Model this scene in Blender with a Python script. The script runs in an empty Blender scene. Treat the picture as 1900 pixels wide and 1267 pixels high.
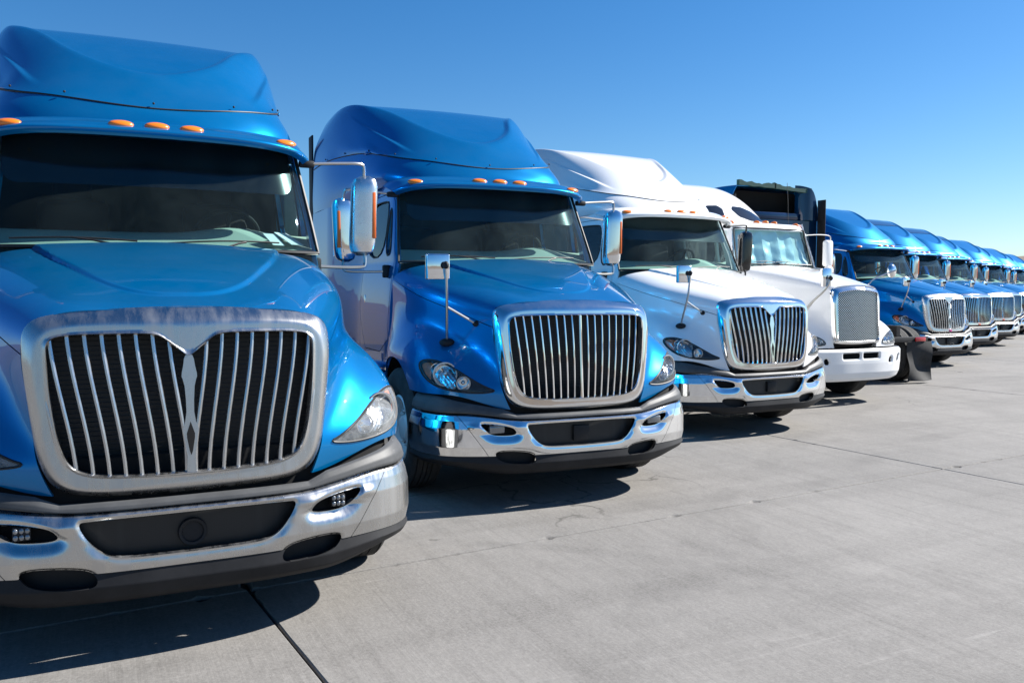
import bpy, bmesh, math, random
import numpy as np
from mathutils import Matrix, Vector, noise as mnoise
random.seed(7); rng = np.random.default_rng(7)
R = math.radians
scene = bpy.context.scene
COL = scene.collection

# ------------------------------------------------------------------ camera
cam_d = bpy.data.cameras.new('camera'); cam = bpy.data.objects.new('camera', cam_d); COL.objects.link(cam)
cam_d.sensor_width = 36.0; cam_d.lens = 1591.93/1900*36.0; cam_d.clip_start = .05; cam_d.clip_end = 6000
cam.matrix_world = (Matrix.Translation((-.40943, -4.20598, 1.71167)) @ Matrix.Rotation(-.457464, 4, 'Z')
                    @ Matrix.Rotation(math.pi/2-.0625812, 4, 'X') @ Matrix.Rotation(.003328, 4, 'Z'))
scene.camera = cam
# ------------------------------------------------------------------ sky, sun, exposure
SUN = Vector((1.27, -.2, 1.0)).normalized()
world = bpy.data.worlds.new('World'); scene.world = world; world.use_nodes = True
wn = world.node_tree.nodes; wl = world.node_tree.links
sky = wn.new('ShaderNodeTexSky'); sky.sky_type = 'NISHITA'; sky.sun_disc = False
sky.sun_elevation = math.asin(SUN.z); sky.sun_rotation = math.atan2(SUN.x, SUN.y)
sky.altitude = 300; sky.air_density = 1.0; sky.dust_density = .5; sky.ozone_density = 1.2
tn = wn.new('ShaderNodeMix'); tn.data_type = 'RGBA'; tn.blend_type = 'MULTIPLY'; tn.inputs[0].default_value = 1; tn.inputs[7].default_value = (.78, .93, 1.115, 1); wl.new(sky.outputs[0], tn.inputs[6])
hs = wn.new('ShaderNodeHueSaturation'); hs.inputs['Saturation'].default_value = 1.25; wl.new(tn.outputs[2], hs.inputs['Color']); wl.new(hs.outputs[0], wn['Background'].inputs[0]); wn['Background'].inputs[1].default_value = .054
sd = bpy.data.lights.new('sun', 'SUN'); sd.energy = 5.0; sd.angle = R(.53); sd.color = (1, .965, .91)
so = bpy.data.objects.new('sun', sd); COL.objects.link(so)
so.rotation_euler = SUN.to_track_quat('Z', 'Y').to_euler(); so.location = (20, -10, 40)
scene.view_settings.view_transform = 'Standard'; scene.view_settings.look = 'None'
scene.view_settings.exposure = 1.22; scene.view_settings.gamma = 1.0
scene.render.engine = 'CYCLES'
scene.cycles.max_bounces = 10; scene.cycles.transparent_max_bounces = 16; scene.cycles.glossy_bounces = 6

# ------------------------------------------------------------------ geometry helpers (numpy)
def A(*p): return np.array(p, float)
def nspl(P, n, extra=None):
    """natural cubic spline through P along axis 0, n samples"""
    P = np.asarray(P, float); k = P.shape[0]
    d = np.linalg.norm(np.diff(P[..., :3], axis=0), axis=-1).reshape(k-1, -1).mean(1)
    t = np.concatenate([[0], np.cumsum(np.maximum(d, 1e-6))]); h = np.diff(t)
    M = np.zeros((k, k)); rhs = np.zeros((k,)+P.shape[1:]); M[0, 0] = M[-1, -1] = 1
    for i in range(1, k-1):
        M[i, i-1] = h[i-1]; M[i, i] = 2*(h[i-1]+h[i]); M[i, i+1] = h[i]
        rhs[i] = 6*((P[i+1]-P[i])/h[i]-(P[i]-P[i-1])/h[i-1])
    m = np.linalg.solve(M, rhs.reshape(k, -1)).reshape(rhs.shape)
    x = np.linspace(0, t[-1], n); i = np.clip(np.searchsorted(t, x, 'right')-1, 0, k-2)
    sh = (n,)+(1,)*(P.ndim-1); a = ((t[i+1]-x)/h[i]).reshape(sh); b = ((x-t[i])/h[i]).reshape(sh); hh = (h[i]**2/6).reshape(sh)
    return a*P[i]+b*P[i+1]+((a**3-a)*m[i]+(b**3-b)*m[i+1])*hh
def surf(net, nu, nv):
    g = nspl(np.asarray(net, float), nu)
    return np.swapaxes(nspl(np.swapaxes(g, 0, 1), nv), 0, 1)
def symnet(half):
    h = np.asarray(half, float); m = h[1:][::-1].copy(); m[..., 0] *= -1
    return np.concatenate([m, h], 0)
def gfaces(nu, nv, flip=False):
    i, j = np.meshgrid(np.arange(nu-1), np.arange(nv-1), indexing='ij'); a = (i*nv+j).ravel()
    f = np.stack([a, a+1, a+nv+1, a+nv], 1)
    return (f[:, ::-1] if flip else f).tolist()
def grid(G, flip=False): return G.reshape(-1, G.shape[-1]), gfaces(G.shape[0], G.shape[1], flip)
def clip(V, F, f):
    """keep the part of a mesh where f >= 0 (f per vertex), cutting faces on the contour"""
    f = np.where(np.abs(f) < 1e-5, 0, f); V = np.asarray(V); out = []; new = []; cache = {}; n = len(V)
    pos = f >= 0
    for face in F:
        pf = [pos[i] for i in face]
        if all(pf): out.append(list(face)); continue
        if not any(pf): continue
        poly = []
        for k in range(len(face)):
            a, b = face[k], face[(k+1) % len(face)]
            if pos[a]: poly.append(a)
            if pos[a] != pos[b] and f[a] != 0 and f[b] != 0:
                key = (a, b) if a < b else (b, a)
                if key not in cache:
                    p, q = key; s = f[p]/(f[p]-f[q]); cache[key] = n+len(new); new.append(V[p]+(V[q]-V[p])*s)
                poly.append(cache[key])
        if len(poly) >= 3: out.append(poly)
    W = np.concatenate([V, np.array(new)], 0) if new else V
    used = np.zeros(len(W), bool)
    for p in out: used[p] = True
    idx = np.cumsum(used)-1
    return W[used], [[int(idx[i]) for i in p] for p in out]
def vnormals(V, F):
    V = V[:, :3]; N = np.zeros_like(V)
    for L in (3, 4, 5, 6, 7, 8):
        S = np.array([p for p in F if len(p) == L], int)
        if not len(S): continue
        fn = np.cross(V[S[:, 1]]-V[S[:, 0]], V[S[:, 2]]-V[S[:, 0]])
        if L > 3: fn = fn+np.cross(V[S[:, 2]]-V[S[:, 0]], V[S[:, 3]]-V[S[:, 0]])
        for c in range(L): np.add.at(N, S[:, c], fn)
    return N/np.maximum(np.linalg.norm(N, axis=1, keepdims=True), 1e-12)
def shell(V, F, t):
    V = V[:, :3]; n = len(V); N = vnormals(V, F); W = np.concatenate([V, V-N*t])
    ed = {}
    for p in F:
        for k in range(len(p)):
            a, b = p[k], p[(k+1) % len(p)]
            if (b, a) in ed: ed.pop((b, a))
            else: ed[(a, b)] = 1
    G = [list(p) for p in F]+[[i+n for i in p[::-1]] for p in F]+[[b, a, a+n, b+n] for a, b in ed]
    return W, G
def flipx(VF):
    V, F = VF; W = np.array(V)[:, :3].copy(); W[:, 0] *= -1
    return W, [list(p)[::-1] for p in F]
def join(*ms):
    V = []; F = []; n = 0
    for v, f in ms:
        v = np.asarray(v)[:, :3]; V.append(v); F += [[i+n for i in p] for p in f]; n += len(v)
    return np.concatenate(V), F
def sdf(P, poly):
    """signed distance to a closed polygon, negative inside"""
    P = np.asarray(P, float); a = np.asarray(poly, float); b = np.roll(a, -1, 0); best = np.full(len(P), 1e9); ins = np.zeros(len(P), bool)
    for p, q in zip(a, b):
        e = q-p; w = P-p; t = np.clip((w@e)/max(e@e, 1e-12), 0, 1); d = np.hypot(*(w-t[:, None]*e).T); best = np.minimum(best, d)
        c = ((p[1] > P[:, 1]) != (q[1] > P[:, 1]))
        if abs(q[1]-p[1]) > 1e-12: ins ^= c & (P[:, 0] < (q[0]-p[0])*(P[:, 1]-p[1])/(q[1]-p[1])+p[0])
    return np.where(ins, -best, best)
def chaikin(P, n=2, closed=True):
    P = np.asarray(P, float)
    for _ in range(n):
        Q = np.roll(P, -1, 0) if closed else P[1:]; S = P if closed else P[:-1]
        N = np.stack([.75*S+.25*Q, .25*S+.75*Q], 1).reshape(-1, P.shape[1])
        P = N if closed else np.concatenate([P[:1], N, P[-1:]])
    return P
def sst(x): x = np.clip(x, 0, 1); return x*x*(3-2*x)
def rrect(x0, z0, x1, z1, r, n=5):
    o = []
    for cx, cz, a in ((x1-r, z1-r, 0), (x0+r, z1-r, 90), (x0+r, z0+r, 180), (x1-r, z0+r, 270)):
        for k in range(n+1): t = R(a+90*k/n); o.append((cx+r*math.cos(t), cz+r*math.sin(t)))
    return np.array(o)
def tube(path, r, ns=8, sx=1.0, ref=None, cap=True):
    P = np.asarray(path, float); n = len(P); r = np.broadcast_to(np.asarray(r, float), (n,))
    T = np.gradient(P, axis=0); T /= np.linalg.norm(T, axis=1, keepdims=True)
    u = np.cross(T[0], ref if ref is not None else ((0, 0, 1) if abs(T[0][2]) < .9 else (0, 1, 0))); u /= np.linalg.norm(u)
    V = []
    for i in range(n):
        u = u-T[i]*(u@T[i]); u /= np.linalg.norm(u); w = np.cross(T[i], u)
        for k in range(ns): a = 2*math.pi*k/ns; V.append(P[i]+r[i]*(math.cos(a)*sx*u+math.sin(a)*w))
    F = [[i*ns+k, i*ns+(k+1) % ns, (i+1)*ns+(k+1) % ns, (i+1)*ns+k] for i in range(n-1) for k in range(ns)]
    if cap: F += [list(range(ns))[::-1], [(n-1)*ns+k for k in range(ns)]]
    return np.array(V), F
def ring(path, r, ns=6):
    P = np.asarray(path, float); n = len(P); T = np.roll(P, -1, 0)-np.roll(P, 1, 0); T /= np.linalg.norm(T, axis=1, keepdims=True)
    c = P.mean(0); V = []
    for i in range(n):
        u = P[i]-c; u = u-T[i]*(u@T[i]); u /= np.linalg.norm(u); w = np.cross(T[i], u)
        for k in range(ns): a = 2*math.pi*k/ns; V.append(P[i]+r*(math.cos(a)*u+math.sin(a)*w))
    return np.array(V), [[i*ns+k, i*ns+(k+1) % ns, ((i+1) % n)*ns+(k+1) % ns, ((i+1) % n)*ns+k] for i in range(n) for k in range(ns)]
def lathe(prof, n, M=None):
    """profile (r,h) spun about local +Z, moved by M"""
    V = []; m = len(prof)
    for k in range(n):
        a = 2*math.pi*k/n; c, s = math.cos(a), math.sin(a)
        V += [(r*c, r*s, h) for r, h in prof]
    F = [[k*m+i, ((k+1) % n)*m+i, ((k+1) % n)*m+i+1, k*m+i+1] for k in range(n) for i in range(m-1)]
    V = np.array(V)
    return xf(V, M), F
def xf(V, M):
    if M is None: return V
    m = np.array(M); return V@m[:3, :3].T+m[:3, 3]
def box(c, s, bev=.0, seg=2, M=None):
    bm = bmesh.new(); bmesh.ops.create_cube(bm, size=1.0)
    for v in bm.verts: v.co = Vector((v.co.x*s[0], v.co.y*s[1], v.co.z*s[2]))
    if bev: bmesh.ops.bevel(bm, geom=bm.edges[:], offset=bev, segments=seg, profile=.5, affect='EDGES')
    bm.verts.index_update(); V = np.array([v.co[:] for v in bm.verts]); F = [[v.index for v in f.verts] for f in bm.faces]; bm.free()
    V = xf(V, M)+np.array(c)
    return V, F
def prism(poly, ax, d0, d1, fmap=None):
    """extrude a 2-D polygon; ax 'y': poly=(x,z); 'x': (y,z); 'z': (x,y)"""
    P = np.asarray(poly, float); n = len(P)
    def m(d):
        dd = np.full(n, d)
        return np.stack({'y': (P[:, 0], dd, P[:, 1]), 'x': (dd, P[:, 0], P[:, 1]), 'z': (P[:, 0], P[:, 1], dd)}[ax], 1)
    V = np.concatenate([m(d0), m(d1)]); F = [list(range(n)), list(range(n, 2*n))[::-1]]+[[i, i+n, (i+1) % n+n, (i+1) % n] for i in range(n)]
    area = ((P[:, 0]*np.roll(P[:, 1], -1)-np.roll(P[:, 0], -1)*P[:, 1]).sum())
    if (area < 0) != (ax == 'y' and d0 < d1 or ax != 'y' and d1 < d0): F = [p[::-1] for p in F]
    return V, F
def ellipsoid(c, s, M=None, nu=16, nv=8, half=False):
    V = []; F = []
    for j in range(nv+1):
        ph = (math.pi/2 if half else math.pi)*j/nv
        for i in range(nu): th = 2*math.pi*i/nu; V.append((s[0]*math.sin(ph)*math.cos(th), s[1]*math.sin(ph)*math.sin(th), s[2]*math.cos(ph)))
    F = [[j*nu+i, (j+1)*nu+i, (j+1)*nu+(i+1) % nu, j*nu+(i+1) % nu] for j in range(nv) for i in range(nu)]
    return xf(np.array(V), M)+np.array(c), F
def mesh(name, VF, mat, ang=36, fix=False):
    V, F = VF; me = bpy.data.meshes.new(name); me.from_pydata(np.asarray(V)[:, :3].tolist(), [], [list(map(int, f)) for f in F])
    if fix:
        bm = bmesh.new(); bm.from_mesh(me); bmesh.ops.remove_doubles(bm, verts=bm.verts[:], dist=1e-5)
        bmesh.ops.recalc_face_normals(bm, faces=bm.faces[:]); bm.to_mesh(me); bm.free()
    me.polygons.foreach_set('use_smooth', [True]*len(me.polygons)); me.set_sharp_from_angle(angle=R(ang))
    if mat: me.materials.append(mat)
    me.update(); return me
CACHE = {}
def part(name, key, fn, mat, parent, **kw):
    k = (key, mat.name)
    if k not in CACHE:
        if key in CACHE:
            me = CACHE[key].copy(); me.materials[0] = mat
        else:
            me = mesh(name, fn(), mat, **kw); CACHE[key] = me
        CACHE[k] = me
    o = bpy.data.objects.new(name, CACHE[k]); COL.objects.link(o); o.parent = parent
    return o
def empty(name, loc, rz=0):
    o = bpy.data.objects.new(name, None); COL.objects.link(o); o.location = loc; o.rotation_euler = (0, 0, rz); o.empty_display_size = .3
    return o
def tag(o, label, cat, group=None):
    o['label'] = label; o['category'] = cat
    if group: o['group'] = group
    return o

# ------------------------------------------------------------------ materials
MATS = {}
def newmat(name):
    m = bpy.data.materials.new(name); m.use_nodes = True; MATS[name] = m
    return m, m.node_tree.nodes, m.node_tree.links, m.node_tree.nodes['Principled BSDF']
def nz(n, l, scale, detail=6, rough=.6, vec=None, dist=0):
    t = n.new('ShaderNodeTexNoise'); t.inputs['Scale'].default_value = scale; t.inputs['Detail'].default_value = detail
    t.inputs['Roughness'].default_value = rough; t.inputs['Distortion'].default_value = dist
    if vec: l.new(vec, t.inputs['Vector'])
    return t.outputs[0]
def ramp(n, l, fac, p0, p1, c0=(0, 0, 0, 1), c1=(1, 1, 1, 1)):
    r = n.new('ShaderNodeValToRGB'); e = r.color_ramp.elements; e[0].position = p0; e[1].position = p1; e[0].color = c0; e[1].color = c1
    l.new(fac, r.inputs[0]); return r.outputs[0]
def mixc(n, l, fac, a, b):
    m = n.new('ShaderNodeMix'); m.data_type = 'RGBA'
    for s, v in ((0, fac), (6, a), (7, b)):
        if hasattr(v, 'is_output'): l.new(v, m.inputs[s])
        else: m.inputs[s].default_value = v
    return m.outputs[2]
def mth(n, l, op, a, b=None):
    m = n.new('ShaderNodeMath'); m.operation = op
    for s, v in ((0, a), (1, b)):
        if v is None: continue
        if hasattr(v, 'is_output'): l.new(v, m.inputs[s])
        else: m.inputs[s].default_value = v
    return m.outputs[0]
def coords(n, l, kind='Object', scale=(1, 1, 1), rot=(0, 0, 0)):
    t = n.new('ShaderNodeTexCoord'); m = n.new('ShaderNodeMapping'); m.inputs['Scale'].default_value = scale; m.inputs['Rotation'].default_value = rot
    l.new(t.outputs[kind], m.inputs[0]); return m.outputs[0]
def bump(n, l, p, h, strength=.2, dist=.01):
    b = n.new('ShaderNodeBump'); b.inputs['Strength'].default_value = strength; b.inputs['Distance'].default_value = dist
    l.new(h, b.inputs['Height']); l.new(b.outputs[0], p.inputs['Normal'])
def plain(name, col, rough=.5, metal=0, coat=0, **kw):
    m, n, l, p = newmat(name); p.inputs['Base Color'].default_value = (*col, 1); p.inputs['Roughness'].default_value = rough
    p.inputs['Metallic'].default_value = metal; p.inputs['Coat Weight'].default_value = coat
    for k, v in kw.items(): p.inputs[k.replace('_', ' ')].default_value = v
    return m
def paint(name, col, metal, rough, dust, dcol=(.45, .42, .38, 1)):
    m, n, l, p = newmat(name); v = coords(n, l)
    geo = n.new('ShaderNodeNewGeometry'); sx = n.new('ShaderNodeSeparateXYZ'); l.new(geo.outputs['Normal'], sx.inputs[0])
    up = mth(n, l, 'MAXIMUM', sx.outputs[2], 0.0)
    d = mth(n, l, 'MULTIPLY', ramp(n, l, nz(n, l, 3.5, 8, .65, v), .35, .8), mth(n, l, 'MULTIPLY', up, dust))
    sp = ramp(n, l, nz(n, l, 160, 2, .5, v), .70, .78); d2 = mth(n, l, 'ADD', d, mth(n, l, 'MULTIPLY', sp, dust*.9))
    fl = nz(n, l, 900, 1, .5, v)
    base = mixc(n, l, fl, (*[c*.8 for c in col], 1), (*[min(1, c*1.2) for c in col], 1))
    l.new(mixc(n, l, d2, base, dcol), p.inputs['Base Color'])
    l.new(mth(n, l, 'SUBTRACT', metal, mth(n, l, 'MULTIPLY', d2, metal)), p.inputs['Metallic'])
    p.inputs['Roughness'].default_value = rough; p.inputs['Coat Weight'].default_value = 1.0; p.inputs['Specular IOR Level'].default_value = .12; p.inputs['Coat IOR'].default_value = 1.45
    if metal > 0: p.inputs['Specular Tint'].default_value = (.08, .38, .85, 1)
    l.new(mth(n, l, 'ADD', mth(n, l, 'MULTIPLY', d2, .5), .012), p.inputs['Coat Roughness'])
    return m
paint('blue_paint', (.0004, .165, .40), .55, .32, .04)
paint('shaded_blue_paint', (.0006, .02, .06), .4, .4, .05)  # darker copy of the blue: shade painted into the tail-first tractor's rear
paint('white_paint', (.80, .80, .79), .0, .4, .03)
def metalmat(name, col, r0, r1, sc, dirt, stretch=(1, 1, 1)):
    m, n, l, p = newmat(name); v = coords(n, l, 'Object', stretch); p.inputs['Metallic'].default_value = 1
    f = nz(n, l, sc, 8, .65, v); g = ramp(n, l, f, .3, .75); r = n.new('ShaderNodeMapRange'); l.new(g, r.inputs[0])
    r.inputs[3].default_value = r0; r.inputs[4].default_value = r1; l.new(r.outputs[0], p.inputs['Roughness'])
    dd = ramp(n, l, nz(n, l, sc*.5, 9, .7, v), .42, .75); l.new(mixc(n, l, mth(n, l, 'MULTIPLY', dd, dirt), (*col, 1), (.33, .30, .27, 1)), p.inputs['Base Color'])
    l.new(mth(n, l, 'SUBTRACT', 1.0, mth(n, l, 'MULTIPLY', dd, dirt*.7)), p.inputs['Metallic'])
    return m
metalmat('chrome', (.80, .81, .82), .03, .09, 9, .10)
metalmat('worn_chrome', (.52, .52, .515), .20, .38, 7, .26, (2.6, 1, .35))
metalmat('satin_chrome', (.74, .74, .73), .20, .36, 12, .12)
metalmat('bar_metal', (.50, .50, .50), .22, .36, 12, .25)
plain('aluminium', (.62, .62, .62), .3, 1)
plain('steel_tube', (.55, .54, .52), .28, 1)
def plastic(name, col, rough, var):
    m, n, l, p = newmat(name); v = coords(n, l); f = ramp(n, l, nz(n, l, 5, 9, .7, v), .3, .75)
    l.new(mixc(n, l, f, (*col, 1), (*[min(1, c*var+.01) for c in col], 1)), p.inputs['Base Color'])
    p.inputs['Roughness'].default_value = rough; p.inputs['Specular IOR Level'].default_value = .28; bump(n, l, p, nz(n, l, 500, 2, .5, v), .12, .002)
plastic('grey_plastic', (.05, .051, .052), .5, 1.5)
plastic('flap_rubber', (.07, .07, .07), .6, 1.7)
plastic('dark_plastic', (.007, .007, .008), .6, 1.6)
plastic('tyre_rubber', (.016, .016, .016), .8, 2.6)
plain('black_gloss', (.006, .006, .007), .15, 0, .5)
plain('black_void', (.004, .004, .004), .9)
plain('gasket', (.01, .01, .01), .55)
plain('amber', (.85, .20, .005), .22, 0, 1.0, Subsurface_Weight=.0)
plain('orange_reflector', (.75, .14, .02), .35)
plain('red_lamp', (.45, .01, .012), .2, 0, .8)
plain('dash', (.40, .45, .38), .75)
plain('seat_cloth', (.010, .011, .012), .9)
plain('headliner', (.03, .042, .042), .9)
plain('paper', (.8, .8, .78), .8)
plain('wheel_white', (.62, .62, .60), .4, .0, .3)
plain('reflector', (.9, .9, .9), .06, 1)
plain('solar_panel', (.010, .014, .05), .12, 0, 1)
plain('teal_board', (.012, .06, .05), .7)
plain('pink_sticker', (.55, .03, .22), .5); plain('orange_sticker', (.7, .10, .03), .5)
plain('radiator_core', (.012, .012, .012), .6)
plain('sunshade', (.9, .95, .97), .28, .35)
def glassmat(name, tint, spec, rough, dust, scale=6, dcol=(.38, .52, .51, 1)):  # default teal dcol lays painted haze over the dust on the glass
    m, n, l, p = newmat(name); out = n['Material Output']; v = coords(n, l)
    tr = n.new('ShaderNodeBsdfTransparent'); tr.inputs[0].default_value = (*tint, 1)
    gl = n.new('ShaderNodeBsdfGlossy'); gl.inputs['Roughness'].default_value = rough; gl.inputs[0].default_value = (.9, .95, 1, 1)
    fr = n.new('ShaderNodeFresnel'); fr.inputs[0].default_value = 1.45
    mx = n.new('ShaderNodeMixShader'); l.new(mth(n, l, 'MULTIPLY', fr.outputs[0], spec), mx.inputs[0]); l.new(tr.outputs[0], mx.inputs[1]); l.new(gl.outputs[0], mx.inputs[2])
    df = n.new('ShaderNodeBsdfDiffuse'); df.inputs[0].default_value = dcol
    m2 = n.new('ShaderNodeMixShader'); f = ramp(n, l, nz(n, l, scale, 9, .72, v, 1.2), .38, .85)
    l.new(mth(n, l, 'ADD', mth(n, l, 'MULTIPLY', f, dust), dust*.35), m2.inputs[0]); l.new(mx.outputs[0], m2.inputs[1]); l.new(df.outputs[0], m2.inputs[2])
    l.new(m2.outputs[0], out.inputs[0]); n.remove(p)
glassmat('windshield_glass', (.64, .84, .83), .40, .0, .026, 2)
glassmat('dusty_glare_windshield', (.68, .88, .87), .42, .0, .06, 2)  # paler copy: pale-green reflection put into the colour along with real dust
glassmat('side_glass', (.70, .80, .78), .9, .0, .02)
glassmat('lamp_lens', (.92, .93, .94), .9, .03, .07, 14, (.62, .64, .64, 1))
glassmat('hazy_lens', (.90, .91, .92), .8, .10, .30, 10, (.62, .64, .64, 1))
def meshmat(name, scale, col):
    m, n, l, p = newmat(name); v = coords(n, l, 'Object', (scale, scale, scale))
    w = n.new('ShaderNodeTexVoronoi'); w.inputs['Scale'].default_value = 1; w.distance = 'CHEBYCHEV'; w.inputs['Randomness'].default_value = 0; l.new(v, w.inputs[0])
    l.new(ramp(n, l, w.outputs[0], .33, .42, (.003, .003, .003, 1), (*col, 1)), p.inputs['Base Color']); p.inputs['Roughness'].default_value = .5
meshmat('black_mesh', 130, (.009, .009, .009))
def concrete(name, joints=False):
    m, n, l, p = newmat(name)
    t = n.new('ShaderNodeTexCoord'); gg = n.new('ShaderNodeNewGeometry'); pos = gg.outputs['Position']
    def mp(scale, rot=0):
        k = n.new('ShaderNodeMapping'); k.inputs['Scale'].default_value = scale; k.inputs['Rotation'].default_value = (0, 0, rot); l.new(pos, k.inputs[0]); return k.outputs[0]
    big = nz(n, l, .35, 7, .62, mp((1, 1, 1)), .6); mid = nz(n, l, 2.2, 8, .7, mp((1, .45, 1), .4)); fine = nz(n, l, 55, 5, .7, mp((1, 1, 1)))
    broom = nz(n, l, 1, 4, .6, mp((95, 2.2, 1), R(-38)))
    drag = nz(n, l, 1, 6, .6, mp((.16, 2.6, 1), R(-12)), .8)
    c = mixc(n, l, ramp(n, l, big, .32, .68), (.168, .160, .150, 1), (.262, .250, .235, 1))
    c = mixc(n, l, mth(n, l, 'MULTIPLY', ramp(n, l, mid, .48, .75), .5), c, (.145, .138, .13, 1))
    c = mixc(n, l, mth(n, l, 'MULTIPLY', ramp(n, l, drag, .48, .70), .55), c, (.12, .113, .105, 1))
    c = mixc(n, l, mth(n, l, 'MULTIPLY', ramp(n, l, broom, .38, .66), .2), c, (.30, .288, .272, 1))
    streak = nz(n, l, 1, 5, .65, mp((9, .4, 1), R(-34)), 1.1); c = mixc(n, l, mth(n, l, 'MULTIPLY', ramp(n, l, streak, .50, .70), .46), c, (.115, .108, .10, 1))
    c = mixc(n, l, mth(n, l, 'MULTIPLY', ramp(n, l, fine, .38, .64), .5), c, (.31, .298, .282, 1))
    st = nz(n, l, .9, 9, .72, mp((1, .6, 1), .9), 1.5); c = mixc(n, l, mth(n, l, 'MULTIPLY', ramp(n, l, st, .52, .72), .34), c, (.11, .104, .098, 1))
    sc = nz(n, l, 1, 5, .6, mp((.5, 6, 1), R(20)), 2.2); c = mixc(n, l, mth(n, l, 'MULTIPLY', ramp(n, l, sc, .64, .72), .35), c, (.36, .345, .328, 1))
    sep = n.new('ShaderNodeSeparateXYZ'); l.new(pos, sep.inputs[0]); wob = mth(n, l, 'MULTIPLY', nz(n, l, .5, 3, .5, mp((1, 1, 1))), .5)
    for (cx, cy, rr, wd) in ((13.0, -15.0, 18.3, .16), (13.0, -15.0, 20.2, .16), (-6.0, -9.5, 13.0, .13), (-6.0, -9.5, 13.35, .10), (22, -22, 29.5, .15)):
        dx = mth(n, l, 'SUBTRACT', sep.outputs[0], cx); dy = mth(n, l, 'SUBTRACT', sep.outputs[1], cy)
        rad = mth(n, l, 'ADD', mth(n, l, 'SQRT', mth(n, l, 'ADD', mth(n, l, 'MULTIPLY', dx, dx), mth(n, l, 'MULTIPLY', dy, dy))), wob)
        band = mth(n, l, 'SUBTRACT', 1.0, mth(n, l, 'DIVIDE', mth(n, l, 'ABSOLUTE', mth(n, l, 'SUBTRACT', rad, rr)), wd))
        msk = mth(n, l, 'MULTIPLY', ramp(n, l, band, .0, .45), mth(n, l, 'MULTIPLY', ramp(n, l, nz(n, l, 1.1, 8, .75, mp((1, 1, 1), cx)), .45, .66), .26))
        c = mixc(n, l, msk, c, (.075, .072, .068, 1))
    vo = n.new('ShaderNodeTexVoronoi'); vo.feature = 'DISTANCE_TO_EDGE'; vo.inputs['Scale'].default_value = .22
    wv = n.new('ShaderNodeVectorMath'); wv.operation = 'ADD'; nv = n.new('ShaderNodeTexNoise'); nv.inputs['Scale'].default_value = 1.3; nv.inputs['Detail'].default_value = 8; l.new(pos, nv.inputs[0]); l.new(pos, wv.inputs[0]); l.new(nv.outputs['Color'], wv.inputs[1]); l.new(wv.outputs[0], vo.inputs['Vector'])
    ck = mth(n, l, 'MULTIPLY', ramp(n, l, vo.outputs['Distance'], .0012, .003, (1, 1, 1, 1), (0, 0, 0, 1)), ramp(n, l, nz(n, l, .28, 3, .5, mp((1, 1, 1), 2)), .52, .6))
    c = mixc(n, l, mth(n, l, 'MULTIPLY', ck, .75), c, (.06, .057, .053, 1))
    sp = nz(n, l, 150, 2, .5, mp((1, 1, 1))); c = mixc(n, l, ramp(n, l, sp, .69, .75), c, (.08, .078, .075, 1))
    sp2 = nz(n, l, 110, 2, .5, mp((1, 1, 1.3), 1)); c = mixc(n, l, ramp(n, l, sp2, .72, .77), c, (.46, .44, .41, 1))
    gr = n.new('ShaderNodeMix'); gr.data_type = 'RGBA'; gr.blend_type = 'MULTIPLY'; gr.inputs[0].default_value = 1; l.new(c, gr.inputs[6])
    l.new(ramp(n, l, nz(n, l, 26, 8, .78, mp((1, .55, 1), R(-38))), .3, .7, (.68, .675, .665, 1), (.90, .893, .88, 1)), gr.inputs[7]); c = gr.outputs[2]
    l.new(c, p.inputs['Base Color']); p.inputs['Roughness'].default_value = .82; p.inputs['Specular IOR Level'].default_value = .35
    h = mth(n, l, 'ADD', mth(n, l, 'MULTIPLY', broom, .6), fine); bump(n, l, p, h, .35, .004)
concrete('concrete')
def dirt():
    m, n, l, p = newmat('dry_dirt'); v = coords(n, l)
    l.new(mixc(n, l, ramp(n, l, nz(n, l, .02, 9, .7, v), .3, .7), (.095, .07, .048, 1), (.155, .118, .082, 1)), p.inputs['Base Color']); p.inputs['Roughness'].default_value = .95
dirt()
plain('joint_sealant', (.045, .042, .039), .9)
M = MATS

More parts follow.
